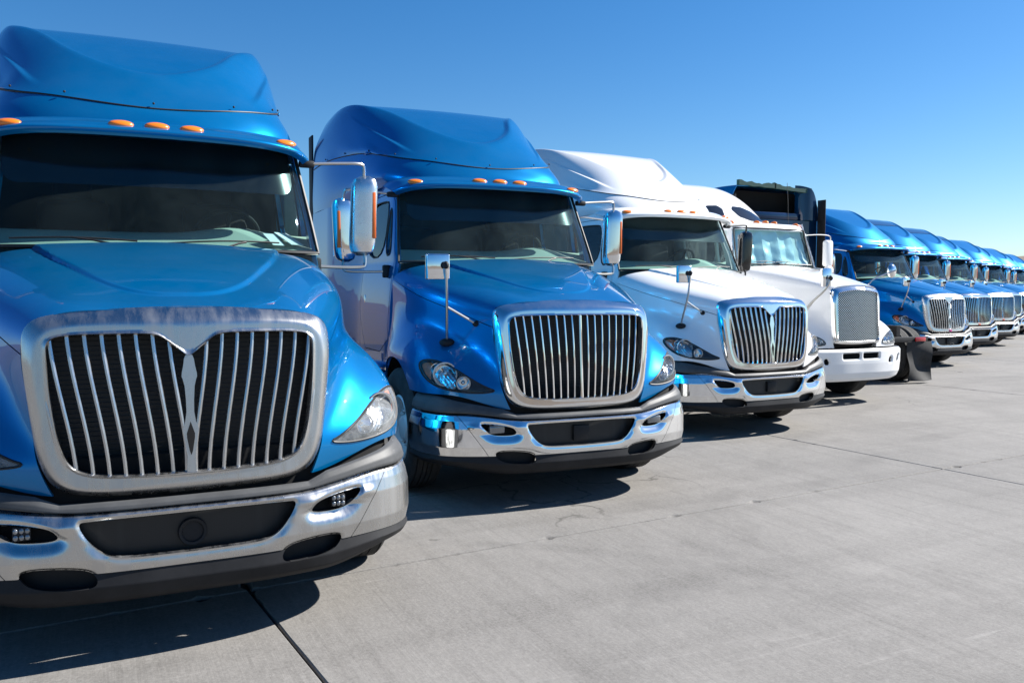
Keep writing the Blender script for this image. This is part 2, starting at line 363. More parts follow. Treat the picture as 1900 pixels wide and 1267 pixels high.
# ------------------------------------------------------------------ ground
def ground():
    def sheet(name, x0, y0, x1, y1, z, mat):
        o = bpy.data.objects.new(name, mesh(name, (A((x0, y0, z), (x1, y0, z), (x1, y1, z), (x0, y1, z)), [[0, 1, 2, 3]]), mat)); COL.objects.link(o); o['kind'] = 'structure'; return o
    sheet('terrain', -3000, -3000, 3000, 3000, -.12, M['dry_dirt'])
    pv = bpy.data.objects.new('pavement', mesh('pavement', (A((-60,-60,-.018),(140,-60,-.018),(140,70,-.018),(62,58,-.018),(0,21,-.018),(-60,17,-.018)), [[0,1,2,3,4,5]]), M['joint_sealant'])); COL.objects.link(pv); pv['kind'] = 'structure'
    # slabs on a grid turned 4.7 degrees, joints through the two crossings read from the photo
    a = R(-4.6); ux = A(math.cos(a), -math.sin(a) if False else math.sin(-a), 0); ux = A(math.cos(R(4.6)), math.sin(R(4.6)), 0); uy = A(-math.sin(R(4.6)), math.cos(R(4.6)), 0)
    O = A(6.86, 1.24, 0); sx, sy = 6.52, 5.6
    def slab(i, j, w=1, h=1):
        gl = .0075 if i == -1 else .0045; gr = .0075 if i == -2 else .0045; g0 = .0075
        x0, x1, y0, y1 = i*sx+gl, (i+w)*sx-gr, j*sy+g0, (j+h)*sy-g0
        def edge(p, q, n):
            o = []
            for k in range(n):
                s = k/n; o.append((p[0]+(q[0]-p[0])*s, p[1]+(q[1]-p[1])*s))
            return o
        n = (170 if -3 < i < 2 and -2 < j < 2 else 30) if (w == 1) else 2
        loop = edge((x0, y0), (x1, y0), n)+edge((x1, y0), (x1, y1), n)+edge((x1, y1), (x0, y1), n)+edge((x0, y1), (x0, y0), n)
        cx, cy = (x0+x1)/2, (y0+y1)/2; top = []; mid = []; low = []
        for (x, y) in loop:
            nn = mnoise.noise(Vector((x*3.1, y*3.1, i*7.7+j*3.3))); chip = max(0, mnoise.noise(Vector((x*7, y*7, 4+i)))-.30)*.10 if w == 1 else 0
            k = .0025*(nn+.3)+chip
            dx, dy = np.sign(cx-x)*(abs(abs(x-cx)-(x1-x0)/2) < 1e-6), np.sign(cy-y)*(abs(abs(y-cy)-(y1-y0)/2) < 1e-6)
            top.append((x+dx*(k+.006), y+dy*(k+.006), 0)); mid.append((x+dx*k, y+dy*k, -.006)); low.append((x, y, -.03))
        m = len(loop); V = np.array(top+mid+low)
        F = [list(range(m))]+[[k, k+m, (k+1) % m+m, (k+1) % m] for k in range(m)]+[[k+m, k+2*m, (k+1) % m+2*m, (k+1) % m+m] for k in range(m)]
        F = [F[0]]+[f for f in F[1:]]
        W = O+V[:, :1]*ux+V[:, 1:2]*uy+V[:, 2:]*A(0, 0, 1)
        o = bpy.data.objects.new('concrete_slab', mesh('concrete_slab', (W, F), M['concrete'], fix=True)); COL.objects.link(o); o.parent = pv
    for i in range(-4, 9):
        for j in range(-3, 6):
            c = O+(i+.5)*sx*ux+(j+.5)*sy*uy
            if c[1] < 19+.53*max(c[0], 0): slab(i, j)
    for (i, j, w, h) in ((-10, -10, 6, 13), (9, -10, 12, 18), (-4, -10, 13, 7)):
        slab(i, j, w, h)
    # dry hills on the horizon
    for (nm, cx, cy, rad, w, hgt, sd_) in (('hills', 0, 0, 900, 160, 36, 1),):
        nseg = 200; V = []; F = []
        for k in range(nseg):
            t = 2*math.pi*k/nseg
            hh = hgt*(.75+.6*mnoise.noise(Vector((math.cos(t)*3, math.sin(t)*3, sd_)))+.25*mnoise.noise(Vector((math.cos(t)*14, math.sin(t)*14, sd_))))
            for q, (dr, f) in enumerate(((-w, 0), (-w*.6, .3), (-w*.25, .8), (0, 1), (w*.4, .7), (w, 0))):
                rr = rad+dr; V.append((cx+rr*math.cos(t), cy+rr*math.sin(t), -.2+max(.5, hh)*f*(1+.15*mnoise.noise(Vector((rr*.02*math.cos(t)*3, rr*.06*math.sin(t), q))))))
        for k in range(nseg):
            for q in range(5): F.append([k*6+q, ((k+1) % nseg)*6+q, ((k+1) % nseg)*6+q+1, k*6+q+1])
        o = bpy.data.objects.new(nm, mesh(nm, (np.array(V), F), M['dry_dirt'], fix=True)); COL.objects.link(o); o['kind'] = 'structure'
ground()
#@@TRUCK
# ------------------------------------------------------------------ the aerodynamic sleeper tractor (x right, y rearwards, z up, origin on the ground under the bumper)
def zmir(poly): p = np.array(poly, float); q = p[::-1].copy(); q[:, 0] *= -1; return np.concatenate([p, q])
_S = {}
def memo(f):
    def g(*a):
        k = (f.__name__,)+a
        if k not in _S: _S[k] = f(*a)
        return _S[k]
    return g
def onsurf(V, W2, pts):
    out = []
    for q in np.asarray(pts):
        d = np.hypot(*(W2-q).T); i = np.argsort(d)[:14]
        Am = np.c_[np.ones(len(i)), W2[i]-q]; out.append(np.linalg.lstsq(Am, V[i, :3], rcond=None)[0][0])
    return np.array(out)
# ---- hood and fenders
HOOD = [
 [(0,.115,1.615),(0,.35,1.685),(0,.65,1.775),(0,.95,1.85),(0,1.2,1.91),(0,1.42,1.955)],
 [(.32,.13,1.605),(.33,.36,1.675),(.36,.66,1.762),(.40,.96,1.838),(.44,1.22,1.895),(.48,1.45,1.94)],
 [(.60,.17,1.565),(.65,.38,1.625),(.735,.68,1.70),(.815,1.0,1.775),(.87,1.3,1.84),(.91,1.57,1.89)],
 [(.685,.19,1.47),(.765,.41,1.53),(.875,.72,1.61),(.965,1.03,1.68),(1.01,1.36,1.75),(1.03,1.70,1.82)],
 [(.67,.17,1.20),(.81,.40,1.30),(.93,.72,1.40),(1.01,1.03,1.47),(1.045,1.36,1.54),(1.05,1.72,1.62)],
 [(.65,.14,1.02),(.885,.36,1.17),(1.04,.68,1.30),(1.10,1.03,1.34),(1.11,1.38,1.33),(1.07,1.72,1.35)],
 [(.635,.11,.92),(.92,.23,1.0),(1.135,.50,1.12),(1.185,1.0,1.18),(1.18,1.4,1.16),(1.10,1.74,1.15)],
 [(.59,.09,.80),(.92,.215,.83),(1.155,.47,.89),(1.20,1.0,.95),(1.19,1.42,.9),(1.11,1.74,.8)],
 [(.55,.08,.73),(.91,.21,.74),(1.155,.46,.78),(1.2,1.0,.7),(1.19,1.42,.6),(1.11,1.74,.5)]]
DOME = chaikin(zmir([(0,.285),(.10,.29),(.22,.35),(.36,.52),(.50,.85),(.62,1.15),(.76,1.7),(.80,1.9)]), 3)
HLP = chaikin([(.585,.918),(.70,.903),(.85,.912),(1.0,.937),(1.10,.972),(1.19,1.03),(1.25,1.105),(1.215,1.14),(1.13,1.15),(1.03,1.132),(.9,1.078),(.78,1.01),(.66,.945)], 2)
@memo
def hood_base():
    net = [[(*p, k) for p in L] for k, L in enumerate(HOOD)]
    V, F = grid(surf(symnet(net), 351, 151), True); V = V.copy()
    d = -sdf(V[:, :2], DOME); top = V[:, 3] < 2.9
    V[:, 2] += np.where(top, (.009+.014*np.clip((V[:, 1]-.3)/1.0, 0, 1))*sst(d/.022), 0)
    return V, F
def w2(V): return np.stack([.75*V[:, 0]+.66*V[:, 1], V[:, 2]], 1)
SEAM = 3.3
def hood_top():
    V, F = hood_base(); V, F = clip(V, F, SEAM-.013-V[:, 3]); return shell(V, F, .014)
@memo
def fender_raw():
    V, F = hood_base(); V, F = clip(V, F, V[:, 0]-.2); V, F = clip(V, F, V[:, 3]-SEAM-.013); return V, F
def fender():
    V, F = fender_raw(); V, F = clip(V, F, sdf(w2(V), HLP))
    V, F = clip(V, F, np.hypot(V[:, 1]-1.2, V[:, 2]-.5)-.62)
    zb = np.where(V[:, 1] < .72, .775+.115*sst((V[:, 0]-.55)/.5), .5); V, F = clip(V, F, V[:, 2]-zb)
    return shell(V, F, .014)
def hl_lens():
    V, F = fender_raw(); V, F = clip(V, F, -sdf(w2(V), HLP)+.004); V = V[:, :3]+vnormals(V, F)*.003
    return V, F
@memo
def hl_loop(): V, F = fender_raw(); return onsurf(V, w2(V), HLP)
def hl_bezel(): return ring(hl_loop()+A(.002, -.002, 0), .0065)
def hl_pan():
    P = hl_loop(); c = P.mean(0); Q = (P-c)*[.95, .95, .93]+c+A(-.05, .10, 0); n = len(P)
    return np.concatenate([P, Q]), [[i, (i+1) % n, (i+1) % n+n, i+n] for i in range(n)]+[list(range(n, 2*n))]
def aim(c, d, up=(0, 0, 1)):
    z = Vector(d).normalized(); x = Vector(up).cross(z).normalized(); y = z.cross(x)
    return Matrix.Translation(c) @ Matrix((x, y, z)).transposed().to_4x4()
def hl_at(w, z, dep):
    V, F = fender_raw(); p = onsurf(V, w2(V), [(w, z)])[0]; return p+A(-.45, .9, 0)*dep
def hl_bowl(w, z, r, dep):
    c = hl_at(w, z, dep); m = aim(c, (.3, -.95, 0))
    return join(lathe([(.001, -.055), (r*.35, -.05), (r*.7, -.03), (r, .0), (r*1.08, .0), (r*1.08, -.03)], 24, m), lathe([(.0, .004), (r*.16, .002), (r*.2, -.05)], 12, m))
def hl_shroud(w, z, r, dep):
    return ring(xf(np.array([(r*math.cos(t), r*math.sin(t), .004) for t in np.linspace(0, 2*math.pi, 28)[:-1]]), aim(hl_at(w, z, dep), (.3, -.95, 0))), .007)
def hl_turn():
    V, F = fender_raw(); V, F = clip(V, F, -sdf(w2(V), HLP)-.012); V, F = clip(V, F, w2(V)[:, 0]-1.115); V = V[:, :3]-vnormals(V, F)*.02
    return V, F
def hl_house():
    V, F = fender_raw(); V, F = clip(V, F, -sdf(w2(V), HLP)-.006); V, F = clip(V, F, w2(V)[:, 0]-.90); V = V[:, :3]-vnormals(V, F)*(.055+.005*np.sin(w2(V)[:, :1]*160)*np.sin(V[:, 2:3]*150))
    return V, F
# ---- grille
def gy(x, z): return .075*(z-.86)+.14*x*x
GOUT = chaikin(np.array([(-.60,1.585),(-.3,1.612),(0,1.622),(.3,1.612),(.60,1.585),(.685,1.53),(.69,1.40),(.665,1.15),(.635,.93),(.575,.81),(.46,.768),(.2,.757),(-.2,.757),(-.46,.768),(-.575,.81),(-.635,.93),(-.665,1.15),(-.69,1.40),(-.685,1.53)]), 3)
_gin = [(.53,1.492),(.585,1.465),(.588,1.40),(.575,1.2),(.545,1.0),(.50,.90),(.40,.862),(.2,.855),(-.2,.855),(-.40,.862),(-.50,.90),(-.545,1.0),(-.575,1.2),(-.588,1.40),(-.585,1.465),(-.53,1.492)]
def gin(kind):
    mid = [(-.3,1.494),(-.17,1.493),(-.12,1.484),(-.03,1.408),(0,1.385),(.03,1.408),(.12,1.484),(.17,1.493),(.3,1.494)] if kind == 'spear' else [(-.3,1.494),(0,1.496),(.3,1.494)]
    return chaikin(np.array(mid+_gin), 2)
def resample(P, n):
    P = np.asarray(P); Q = np.concatenate([P, P[:1]]); d = np.concatenate([[0], np.cumsum(np.linalg.norm(np.diff(Q, axis=0), axis=1))]); t = np.linspace(0, d[-1], n, endpoint=False)
    return np.stack([np.interp(t, d, Q[:, k]) for k in range(Q.shape[1])], 1)
def frame(inner, outer, cz, yfun, roll, n=340, lip=.010, back=.045):
    I = resample(inner, n); c = A(0, cz); a = np.unwrap(np.arctan2(I[:, 1]-cz, I[:, 0])); O = resample(outer, 1400); ao = np.arctan2(O[:, 1]-cz, O[:, 0]); o = np.argsort(ao)
    ro = np.interp(np.mod(a+math.pi, 2*math.pi)-math.pi, ao[o], np.hypot(O[:, 0], O[:, 1]-cz)[o], period=2*math.pi); Op = c+np.stack([np.cos(a), np.sin(a)], 1)*ro[:, None]
    S = [0, .02, .05, .09, .14, .2, .28, .38, .48, .56, .63, .7, .76, .82, .87, .92, .96, 1]; rows = []
    for s_ in S:
        p = I+(Op-I)*s_; w_ = np.linalg.norm(Op-I, axis=1); di = s_*w_; do = (1-s_)*w_; w = roll(p[:, 1]); t = np.clip(1-do/w, 0, 1)
        rows.append(np.stack([p[:, 0], yfun(p[:, 0], p[:, 1])+.85*w*t**1.6-lip*(1-sst((di-.006)/.012))+.012*(1-sst(di/.006)), p[:, 1]], 1))
    rows = [rows[0]+A(0, back, 0)]+rows+[rows[-1]+A(0, back, 0)]; V = np.concatenate(rows); m = len(rows)
    F = [[i*n+k, i*n+(k+1) % n, (i+1)*n+(k+1) % n, (i+1)*n+k] for i in range(m-1) for k in range(n)]
    return V, F
def gsurround(kind): return frame(gin(kind), GOUT, 1.15, gy, lambda z: .045+.035*sst((z-1.35)/.2))
def gbar(k, side, kind):
    if kind == 'spear':
        if k < 8: xt, xb, z0, z1 = .085+.0705*k, .012+.0665*k, 1.52, .85
        else: xt, xb, z0, z1 = .60, .545, 1.30, .90
        t = np.linspace(0, 1, 11); s = .35*t+.65*sst(t); x = xt+(xb-xt)*s
        if k == 0: x = np.maximum(x, .020)
        if k == 0: z0 = 1.50
    else:
        xt = .068*(k+1); t = np.linspace(0, 1, 11); x = xt*(1-.13*t); z0, z1 = 1.52, .85
    z = z0+(z1-z0)*t; y = gy(x, z)+.022-.018*np.sin(math.pi*t)
    return tube(np.stack([side*x, y, z], 1), .0105, 8, 1.0 if kind == 'spear' else .8, ref=(0, 1, 0))
def gcentre():
    z = np.linspace(1.51, .85, 9); return tube(np.stack([0*z, gy(0, z)+.012, z], 1), .016, 8, .9, ref=(0, 1, 0))
SPEAR = [(0,1.40),(.016,1.392),(.022,1.375),(.026,1.345),(.033,1.31),(.034,1.295),(.029,1.28),(.022,1.25),(.018,1.19),(.017,1.13),(.024,1.085),(.036,1.05),(.032,1.03),(.024,.97),(.018,.93),(.020,.87),(.020,.85)]
def spear():
    poly = zmir(SPEAR); V, F = prism(poly, 'y', 0, .03); V = V.copy(); V[:, 1] += gy(0, V[:, 2])-.004
    return V, F
def spear_slot(): 
    V, F = prism([(0,1.085),(.018,1.03),(.017,1.01),(.007,.95),(0,.93),(-.007,.95),(-.017,1.01),(-.018,1.03)], 'y', 0, .01); V = V.copy(); V[:, 1] += gy(0, V[:, 2])-.006; return V, F
# ---- bumper
PLAN = A((0,-.045),(.3,-.041),(.5,-.018),(.65,.012),(.8,.055),(.95,.115),(1.06,.18),(1.14,.27),(1.19,.38),(1.212,.52),(1.218,.66))
_pl = nspl(np.c_[np.concatenate([PLAN[1:][::-1]*[-1, 1], PLAN]), np.zeros(2*len(PLAN)-1)], 521)[:, :2]
_h = len(_pl)//2
def yb(x): x = np.abs(x); return np.interp(x, _pl[_h:, 0], _pl[_h:, 1])
def dyz(z): return np.interp(z, [.26, .30, .36, .43, .50, .64, .70, .80], [.10, .035, .0, .012, -.004, .0, .014, .05])
def ctop(x): return .703+.052*sst((np.abs(x)-.45)/.55)
def ttop(x): x = np.abs(x); return np.interp(x, [0, .56, .66, .8, 1.0, 1.17, 1.3], [.745, .745, .785, .81, .845, .878, .885])
INTAKE = chaikin(zmir([(0,.672),(.25,.672),(.44,.668),(.483,.664),(.455,.60),(.40,.53),(.34,.497),(.25,.489),(0,.486)]), 2)
def mx(p): return np.array(p)*[-1, 1]
FOG = chaikin([(.555,.60),(.585,.587),(.66,.585),(.745,.59),(.80,.635),(.832,.672),(.815,.682),(.70,.672),(.61,.655),(.575,.635)], 2)
TOW = chaikin([(.40,.385),(.45,.362),(.66,.378),(.72,.43),(.71,.462),(.62,.47),(.48,.458),(.42,.435)], 2)
def bgrid(z0, z1, nz_):
    z = np.linspace(z0, z1, nz_); P = np.repeat(_pl[:, None, :], nz_, 1); Z = np.broadcast_to(z, P.shape[:2])
    return np.concatenate([P, Z[..., None]], -1)
def boff(V, dy):
    """push the bumper skin along its plan normal by dy (positive = inwards)"""
    s = np.gradient(_pl, axis=0); s /= np.linalg.norm(s, axis=1, keepdims=True); n2 = np.stack([-s[:, 1], s[:, 0]], 1)
    i = np.arange(len(V)) // (len(V)//len(_pl)); V = V.copy(); V[:, :2] += n2[i]*np.asarray(dy)[:, None]; return V
@memo
def bumper_skin():
    V, F = grid(bgrid(.425, .765, 84), True); V = V.copy(); q = V[:, [0, 2]]; x, z = np.abs(q[:, 0]), q[:, 1]; qa = np.stack([x, z], 1)
    di = sdf(q, INTAKE); df = sdf(qa, FOG); dt = sdf(qa, TOW); dy = dyz(z)
    lowi = sst((.60-z)/.05)
    dy = dy+.012*np.exp(-(np.maximum(di, 0)/(.009+.014*lowi))**2)
    lowf = sst((.625-z)/.03)
    dy = dy+(.014+.013*lowf)*np.exp(-(np.maximum(df, 0)/(.011+.024*lowf))**2)+.010*np.exp(-(np.maximum(dt, 0)/.008)**2)
    # raised wing between the intake and the lamp pocket, crease along the top
    dy = dy-.014*np.exp(-((z-.655)/.025)**2)*sst((x-.45)/.1)*(1-sst((x-.86)/.08))
    dy = dy+.020*sst((z-(ctop(x)-.018))/.02)
    return boff(V, dy), F, V
def seamline(V): # positive towards the middle: line from (1.004,.764) to (.774,.437)
    x, z = np.abs(V[:, 0]), V[:, 2]; return (.774+(z-.437)*.703-x)
def bumper_mid():
    V, F, _ = bumper_skin(); q = V[:, [0, 2]]; qa = np.abs(q)
    f = np.minimum.reduce([sdf(q, INTAKE), sdf(qa, FOG), sdf(qa, TOW), seamline(V)-.002, ctop(q[:, 0])-q[:, 1], q[:, 1]-.432])
    V, F = clip(V, F, f); return shell(V, F, .022)
def bumper_end():
    V, F, _ = bumper_skin(); f = np.minimum.reduce([-seamline(V)-.002, ctop(V[:, 0])-V[:, 2], V[:, 2]-.432, V[:, 0]-.3])
    V, F = clip(V, F, f); return shell(V, F, .02)
def valance():
    V, F = grid(bgrid(.262, .4305, 24), True); x = np.abs(V[:, 0]); V = V.copy()
    lo = .272+.075*sst((x-.62)/.5); V[:, 2] = lo+(V[:, 2]-.262)/(.4305-.262)*(.4305-lo); t = (V[:, 2]-lo)/(.4305-lo)
    V = boff(V, np.interp(t, [0, .08, .25, .6, 1], [.12, .05, .022, .004, .016])); V, F = clip(V, F, sdf(np.abs(V[:, [0, 2]]), TOW)); return shell(V, F, .015)
def trim():
    V, F = grid(bgrid(0, 1, 14), True); t = V[:, 2].copy(); V = V.copy(); lo = ctop(V[:, 0])+.004; V[:, 2] = lo+t*(ttop(V[:, 0])-lo)
    wid = ttop(V[:, 0])-lo
    V = boff(V, .022+np.interp(t, [0, .1, .5, .9, 1], [.008, .0, .012, .045, .07])*np.clip(wid/.12, .45, 1)); return shell(V, F, .012)
def bpanel(poly, off, step=.012, grow=.02, sub=None):
    p = np.asarray(poly); x0, z0 = p.min(0)-grow; x1, z1 = p.max(0)+grow; X = np.arange(x0, x1+step, step); Z = np.arange(z0, z1+step, step)
    x, z = np.meshgrid(X, Z, indexing='ij'); V = np.stack([x, yb(x)+off, z], -1).reshape(-1, 3); F = gfaces(len(X), len(Z), True)
    return clip(V, F, grow-sdf(V[:, [0, 2]], p))
def backing():
    V, F = grid(bgrid(.50, .93, 6), True); V = boff(V.copy(), np.full(len(V), .13)); return V, F
# ---- windscreen, visor, cab
WS = [[(0,1.43,1.84),(0,1.50,1.98),(0,1.60,2.2),(0,1.72,2.44),(0,1.83,2.66)],
      [(.5,1.475,1.84),(.5,1.545,1.98),(.49,1.645,2.2),(.48,1.755,2.44),(.47,1.86,2.66)],
      [(.85,1.565,1.84),(.845,1.62,1.98),(.83,1.715,2.2),(.80,1.82,2.44),(.78,1.915,2.66)],
      [(1.015,1.645,1.84),(1.0,1.70,1.98),(.975,1.80,2.2),(.945,1.91,2.44),(.918,2.01,2.66)]]
def windshield(): V, F = grid(surf(symnet(WS), 61, 25), True); return V, F
def ws_gasket():
    G = surf(symnet(WS), 61, 25); p = np.concatenate([G[0, 3:][::-1], G[1:-1, 3], G[-1, 3:]]); return tube(p+A(0, -.003, 0), .013, 6)
def ws_band():
    V, F = grid(surf(symnet(WS), 91, 41), True); p = np.abs(V[:, 0]); r = rrect(-.875, 2.34, .875, 2.9, .09); V2, F2 = clip(V, F, -sdf(V[:, [0, 2]], r)); V2 = V2-vnormals(V2, F2)*.012
    return V2, F2
VIS = [[(0,1.63,2.632),(0,1.602,2.660),(0,1.70,2.712),(0,1.82,2.757),(0,1.95,2.785)],
       [(.4,1.645,2.630),(.4,1.617,2.658),(.4,1.715,2.709),(.4,1.83,2.754),(.4,1.97,2.78)],
       [(.72,1.70,2.617),(.735,1.675,2.643),(.75,1.765,2.692),(.76,1.885,2.737),(.76,2.02,2.765)],
       [(.88,1.795,2.595),(.905,1.775,2.618),(.925,1.86,2.662),(.935,1.98,2.705),(.935,2.12,2.735)],
       [(.955,1.90,2.568),(.985,1.89,2.59),(1.0,1.98,2.622),(1.005,2.10,2.655),(1.0,2.25,2.685)]]
def visor(): V, F = grid(surf(symnet(VIS), 81, 33), True); return shell(V, F, .02)
def yf(z): return np.where(z < 1.955, 1.70, 1.70+(z-1.955)*.47)
def cabx(y, z):
    tum = .095*sst((z-1.95)/.85)*(1-sst((y-2.75)/.7)); k = 1-.75*sst((y-2.7)/.8); return 1.085-.033*(1-k)/.75-tum*.75-k*.12*np.clip(z-1.2, 0, .75)**2-.02*np.maximum(z-1.95, 0)-.05*np.maximum(1.2-z, 0)**2+.185*sst((y-2.9)/1.0)-.03*np.exp(-np.maximum(y-yf(z), 0)/.05)
@memo
def side_raw(y0, y1, z0, z1, ny, nz_):
    y, z = np.meshgrid(np.linspace(y0, y1, ny), np.linspace(z0, z1, nz_), indexing='ij'); return np.stack([cabx(y, z), y, z], -1).reshape(-1, 3), gfaces(ny, nz_, True)
DOOR = chaikin([(1.80,1.10),(2.92,1.10),(2.92,2.60),(2.30,2.615),(2.08,2.59),(1.99,2.50),(1.80,2.08),(1.80,1.6)], 1)
WIN = chaikin([(2.13,2.01),(2.80,2.0),(2.81,2.50),(2.70,2.545),(2.30,2.545),(2.13,2.52)], 2)
VENT = chaikin([(1.92,2.015),(2.09,2.01),(2.09,2.48),(2.02,2.42),(1.93,2.16)], 2)
def cab_side():
    V, F = side_raw(1.66, 3.1, .62, 2.72, 97, 131); V, F = clip(V, F, V[:, 1]-yf(V[:, 2])); V, F = clip(V, F, sdf(V[:, 1:], DOOR)-.004); V, F = clip(V, F, np.hypot(V[:, 1]-1.2, V[:, 2]-.5)-.66); return shell(V, F, .02)
def door():
    V, F = side_raw(1.66, 3.1, .62, 2.72, 97, 131); f = np.minimum.reduce([-sdf(V[:, 1:], DOOR)-.004, sdf(V[:, 1:], WIN), sdf(V[:, 1:], VENT)]); V, F = clip(V, F, f); return shell(V, F, .03)
def win(poly):
    V, F = side_raw(1.66, 3.1, .62, 2.72, 97, 131); V, F = clip(V, F, .01-sdf(V[:, 1:], poly)); return V-vnormals(V, F)*.012, F
def wgasket(poly): p = np.array(poly); return ring(np.stack([cabx(p[:, 0], p[:, 1])+.001, p[:, 0], p[:, 1]], 1), .008)
def sleeper_side(): V, F = side_raw(3.1, 4.75, .85, 2.60, 60, 60); return shell(V, F, .03)
LOW = [[(0,1.88,2.74),(0,1.90,2.79),(0,1.925,2.835),(0,1.96,2.872)],
 [(.4,1.90,2.74),(.42,1.93,2.79),(.41,1.97,2.845),(.36,2.0,2.895)],
 [(.74,2.02,2.73),(.77,2.07,2.785),(.755,2.12,2.86),(.66,2.15,2.94)],
 [(.90,2.25,2.71),(.945,2.30,2.78),(.935,2.37,2.875),(.845,2.38,2.985)],
 [(.965,2.55,2.69),(1.01,2.58,2.78),(1.0,2.62,2.89),(.925,2.62,3.035)],
 [(1.0,2.85,2.66),(1.04,2.88,2.76),(1.03,2.9,2.91),(.98,2.9,3.085)],
 [(1.075,3.25,2.60),(1.10,3.28,2.76),(1.09,3.3,2.92),(1.06,3.3,3.12)],
 [(1.185,3.9,2.60),(1.19,3.9,2.76),(1.185,3.9,2.93),(1.165,3.9,3.135)],
 [(1.205,4.75,2.60),(1.208,4.75,2.76),(1.205,4.75,2.93),(1.2,4.75,3.125)]]
def fairing_low(): V, F = grid(surf(symnet(LOW), 181, 25), True); return shell(V, F, .02)
def seam_path(n=181): return nspl(symnet([[c[-1]] for c in LOW])[:, 0], n)
def seam_strip(): return tube(seam_path()+A(0, 0, .004), .0055, 6)
FAIR = [
 [(0,1.96,2.880),(0,2.30,3.20),(0,2.75,3.55),(0,3.25,3.82),(0,3.95,4.0),(0,4.76,4.02)],
 [(.36,2.0,2.903),(.37,2.42,3.245),(.385,2.86,3.555),(.40,3.32,3.79),(.41,3.98,3.95),(.42,4.76,3.97)],
 [(.66,2.15,2.948),(.68,2.56,3.22),(.71,2.97,3.485),(.755,3.41,3.715),(.79,4.02,3.87),(.77,4.76,3.87)],
 [(.80,2.31,2.98),(.825,2.67,3.17),(.865,3.05,3.415),(.915,3.48,3.665),(.95,4.05,3.80),(.97,4.76,3.78)],
 [(.88,2.47,3.011),(.91,2.78,3.135),(.965,3.14,3.325),(1.02,3.55,3.525),(1.065,4.08,3.64),(1.085,4.76,3.60)],
 [(.925,2.62,3.043),(.97,2.88,3.125),(1.03,3.22,3.235),(1.09,3.62,3.345),(1.135,4.11,3.42),(1.165,4.76,3.41)],
 [(.965,2.83,3.08),(1.01,3.05,3.118),(1.07,3.34,3.17),(1.125,3.71,3.225),(1.165,4.13,3.262),(1.19,4.76,3.262)],
 [(.98,2.90,3.093),(1.02,3.1,3.115),(1.075,3.38,3.13),(1.13,3.70,3.14),(1.175,4.05,3.145),(1.2,4.76,3.135)]]
def panel_z(x, y): return np.interp(y, _py, _pz)-.02*x*x
_q = nspl(A((2.0,2.99,0),(2.3,3.185,0),(2.8,3.45,0),(3.3,3.66,0),(3.8,3.775,0),(4.3,3.80,0),(4.8,3.785,0)), 200); _py, _pz = _q[:, 0], _q[:, 1]
@memo
def fair_raw():
    V, F = grid(surf(symnet(FAIR), 341, 171), True); V = V.copy(); N = vnormals(V, F); x, y, z = V.T.copy()
    zl = 3.01+.43*(y-2.2); g = zl-z; led = .024*sst(g/.028)*(1-sst(g/.24))*sst((y-2.2)/.45)*(1-sst((y-2.9)/.8))
    V = V+N*led[:, None]
    pz = panel_z(x, y); d = z-pz; fade = 1-.85*sst((y-2.9)/.9)
    floor = pz-.034*sst((d-.004)/.03)*fade
    k = .012; h = np.clip(.5+.5*(floor-V[:, 2])/k, 0, 1); sm = floor*(1-h)+V[:, 2]*h-k*h*(1-h)
    V[:, 2] = np.where(np.abs(x) < 1.0, sm, V[:, 2])
    return V, F
def fairing(): V, F = fair_raw(); return shell(V, F, .018)
def solar():
    V, F = fair_raw(); V, F = clip(V, F, np.minimum.reduce([.60-np.abs(V[:, 0]), V[:, 1]-3.05, 4.6-V[:, 1]])); V = V+vnormals(V, F)*.008; return shell(V, F, .006)
def mirror_head(side=1):
    t = np.linspace(0, 1, 23); V = []; ns = 28
    for k in t:
        s = (1-abs(2*k-1)**7)**.28 if 0 < k < 1 else .35
        for a in range(ns):
            th = 2*math.pi*a/ns; c, s_ = math.cos(th), math.sin(th); ex = .62
            x = .097*s*np.sign(c)*abs(c)**ex; y = (.085 if s_ < 0 else .05)*s*np.sign(s_)*abs(s_)**ex
            V.append((x+.015*(2*k-1), y, 1.945+.585*k))
    F = [[i*ns+a, i*ns+(a+1) % ns, (i+1)*ns+(a+1) % ns, (i+1)*ns+a] for i in range(22) for a in range(ns)]+[list(range(ns))[::-1], [22*ns+a for a in range(ns)]]
    V = xf(np.array(V)-A(0, 0, 2.24), Matrix.Rotation(R(-8), 4, 'Z'))+A(1.43, 2.04, 2.24)
    return V, F
def bend(pts, n=3): return chaikin(pts, n, False)
def mirror_arm(): return tube(bend([(.96,1.93,2.575),(1.22,1.965,2.60),(1.41,1.985,2.615),(1.43,2.01,2.585),(1.435,2.03,2.48)]), .0125)
def mirror_arm2(): return tube(bend([(1.435,2.03,2.0),(1.44,2.02,1.88),(1.415,2.01,1.855),(1.2,1.97,1.855),(1.02,1.93,1.86)]), .0125)
def mirror_joint(): return box((.99,1.93,2.575), (.11,.05,.05), .015)
def mirror_joint2(): return box((1.05,1.94,1.86), (.07,.07,.12), .015)
def amber_strip(): return box((1.487,1.966,2.24), (.032,.03,.34), .007)
def rad_tube(): return box((0,0,0), (1,1,1))
def tyre(w=.29, r=.515):
    h = w/2; g = .012
    pr = [(.29,-h*.75),(.36,-h*.98),(.43,-h),(.48,-h*.93),(r-.012,-h*.8),(r,-h*.68)]
    for c in (-.42,-.02,.02,.42)[0:0]: pass
    for a, b in ((-.60,-.30),(-.24,-.03),(.03,.24),(.30,.60)):
        pr += [(r-.001,h*a),(r,h*b),(r-g,h*(b+.015)),(r-g,h*(b+.045))]
    pr += [(r,h*.68),(r-.012,h*.8),(.48,h*.93),(.43,h),(.36,h*.98),(.29,h*.75)]
    return lathe(pr, 48, Matrix.Rotation(R(90), 4, 'Y'))
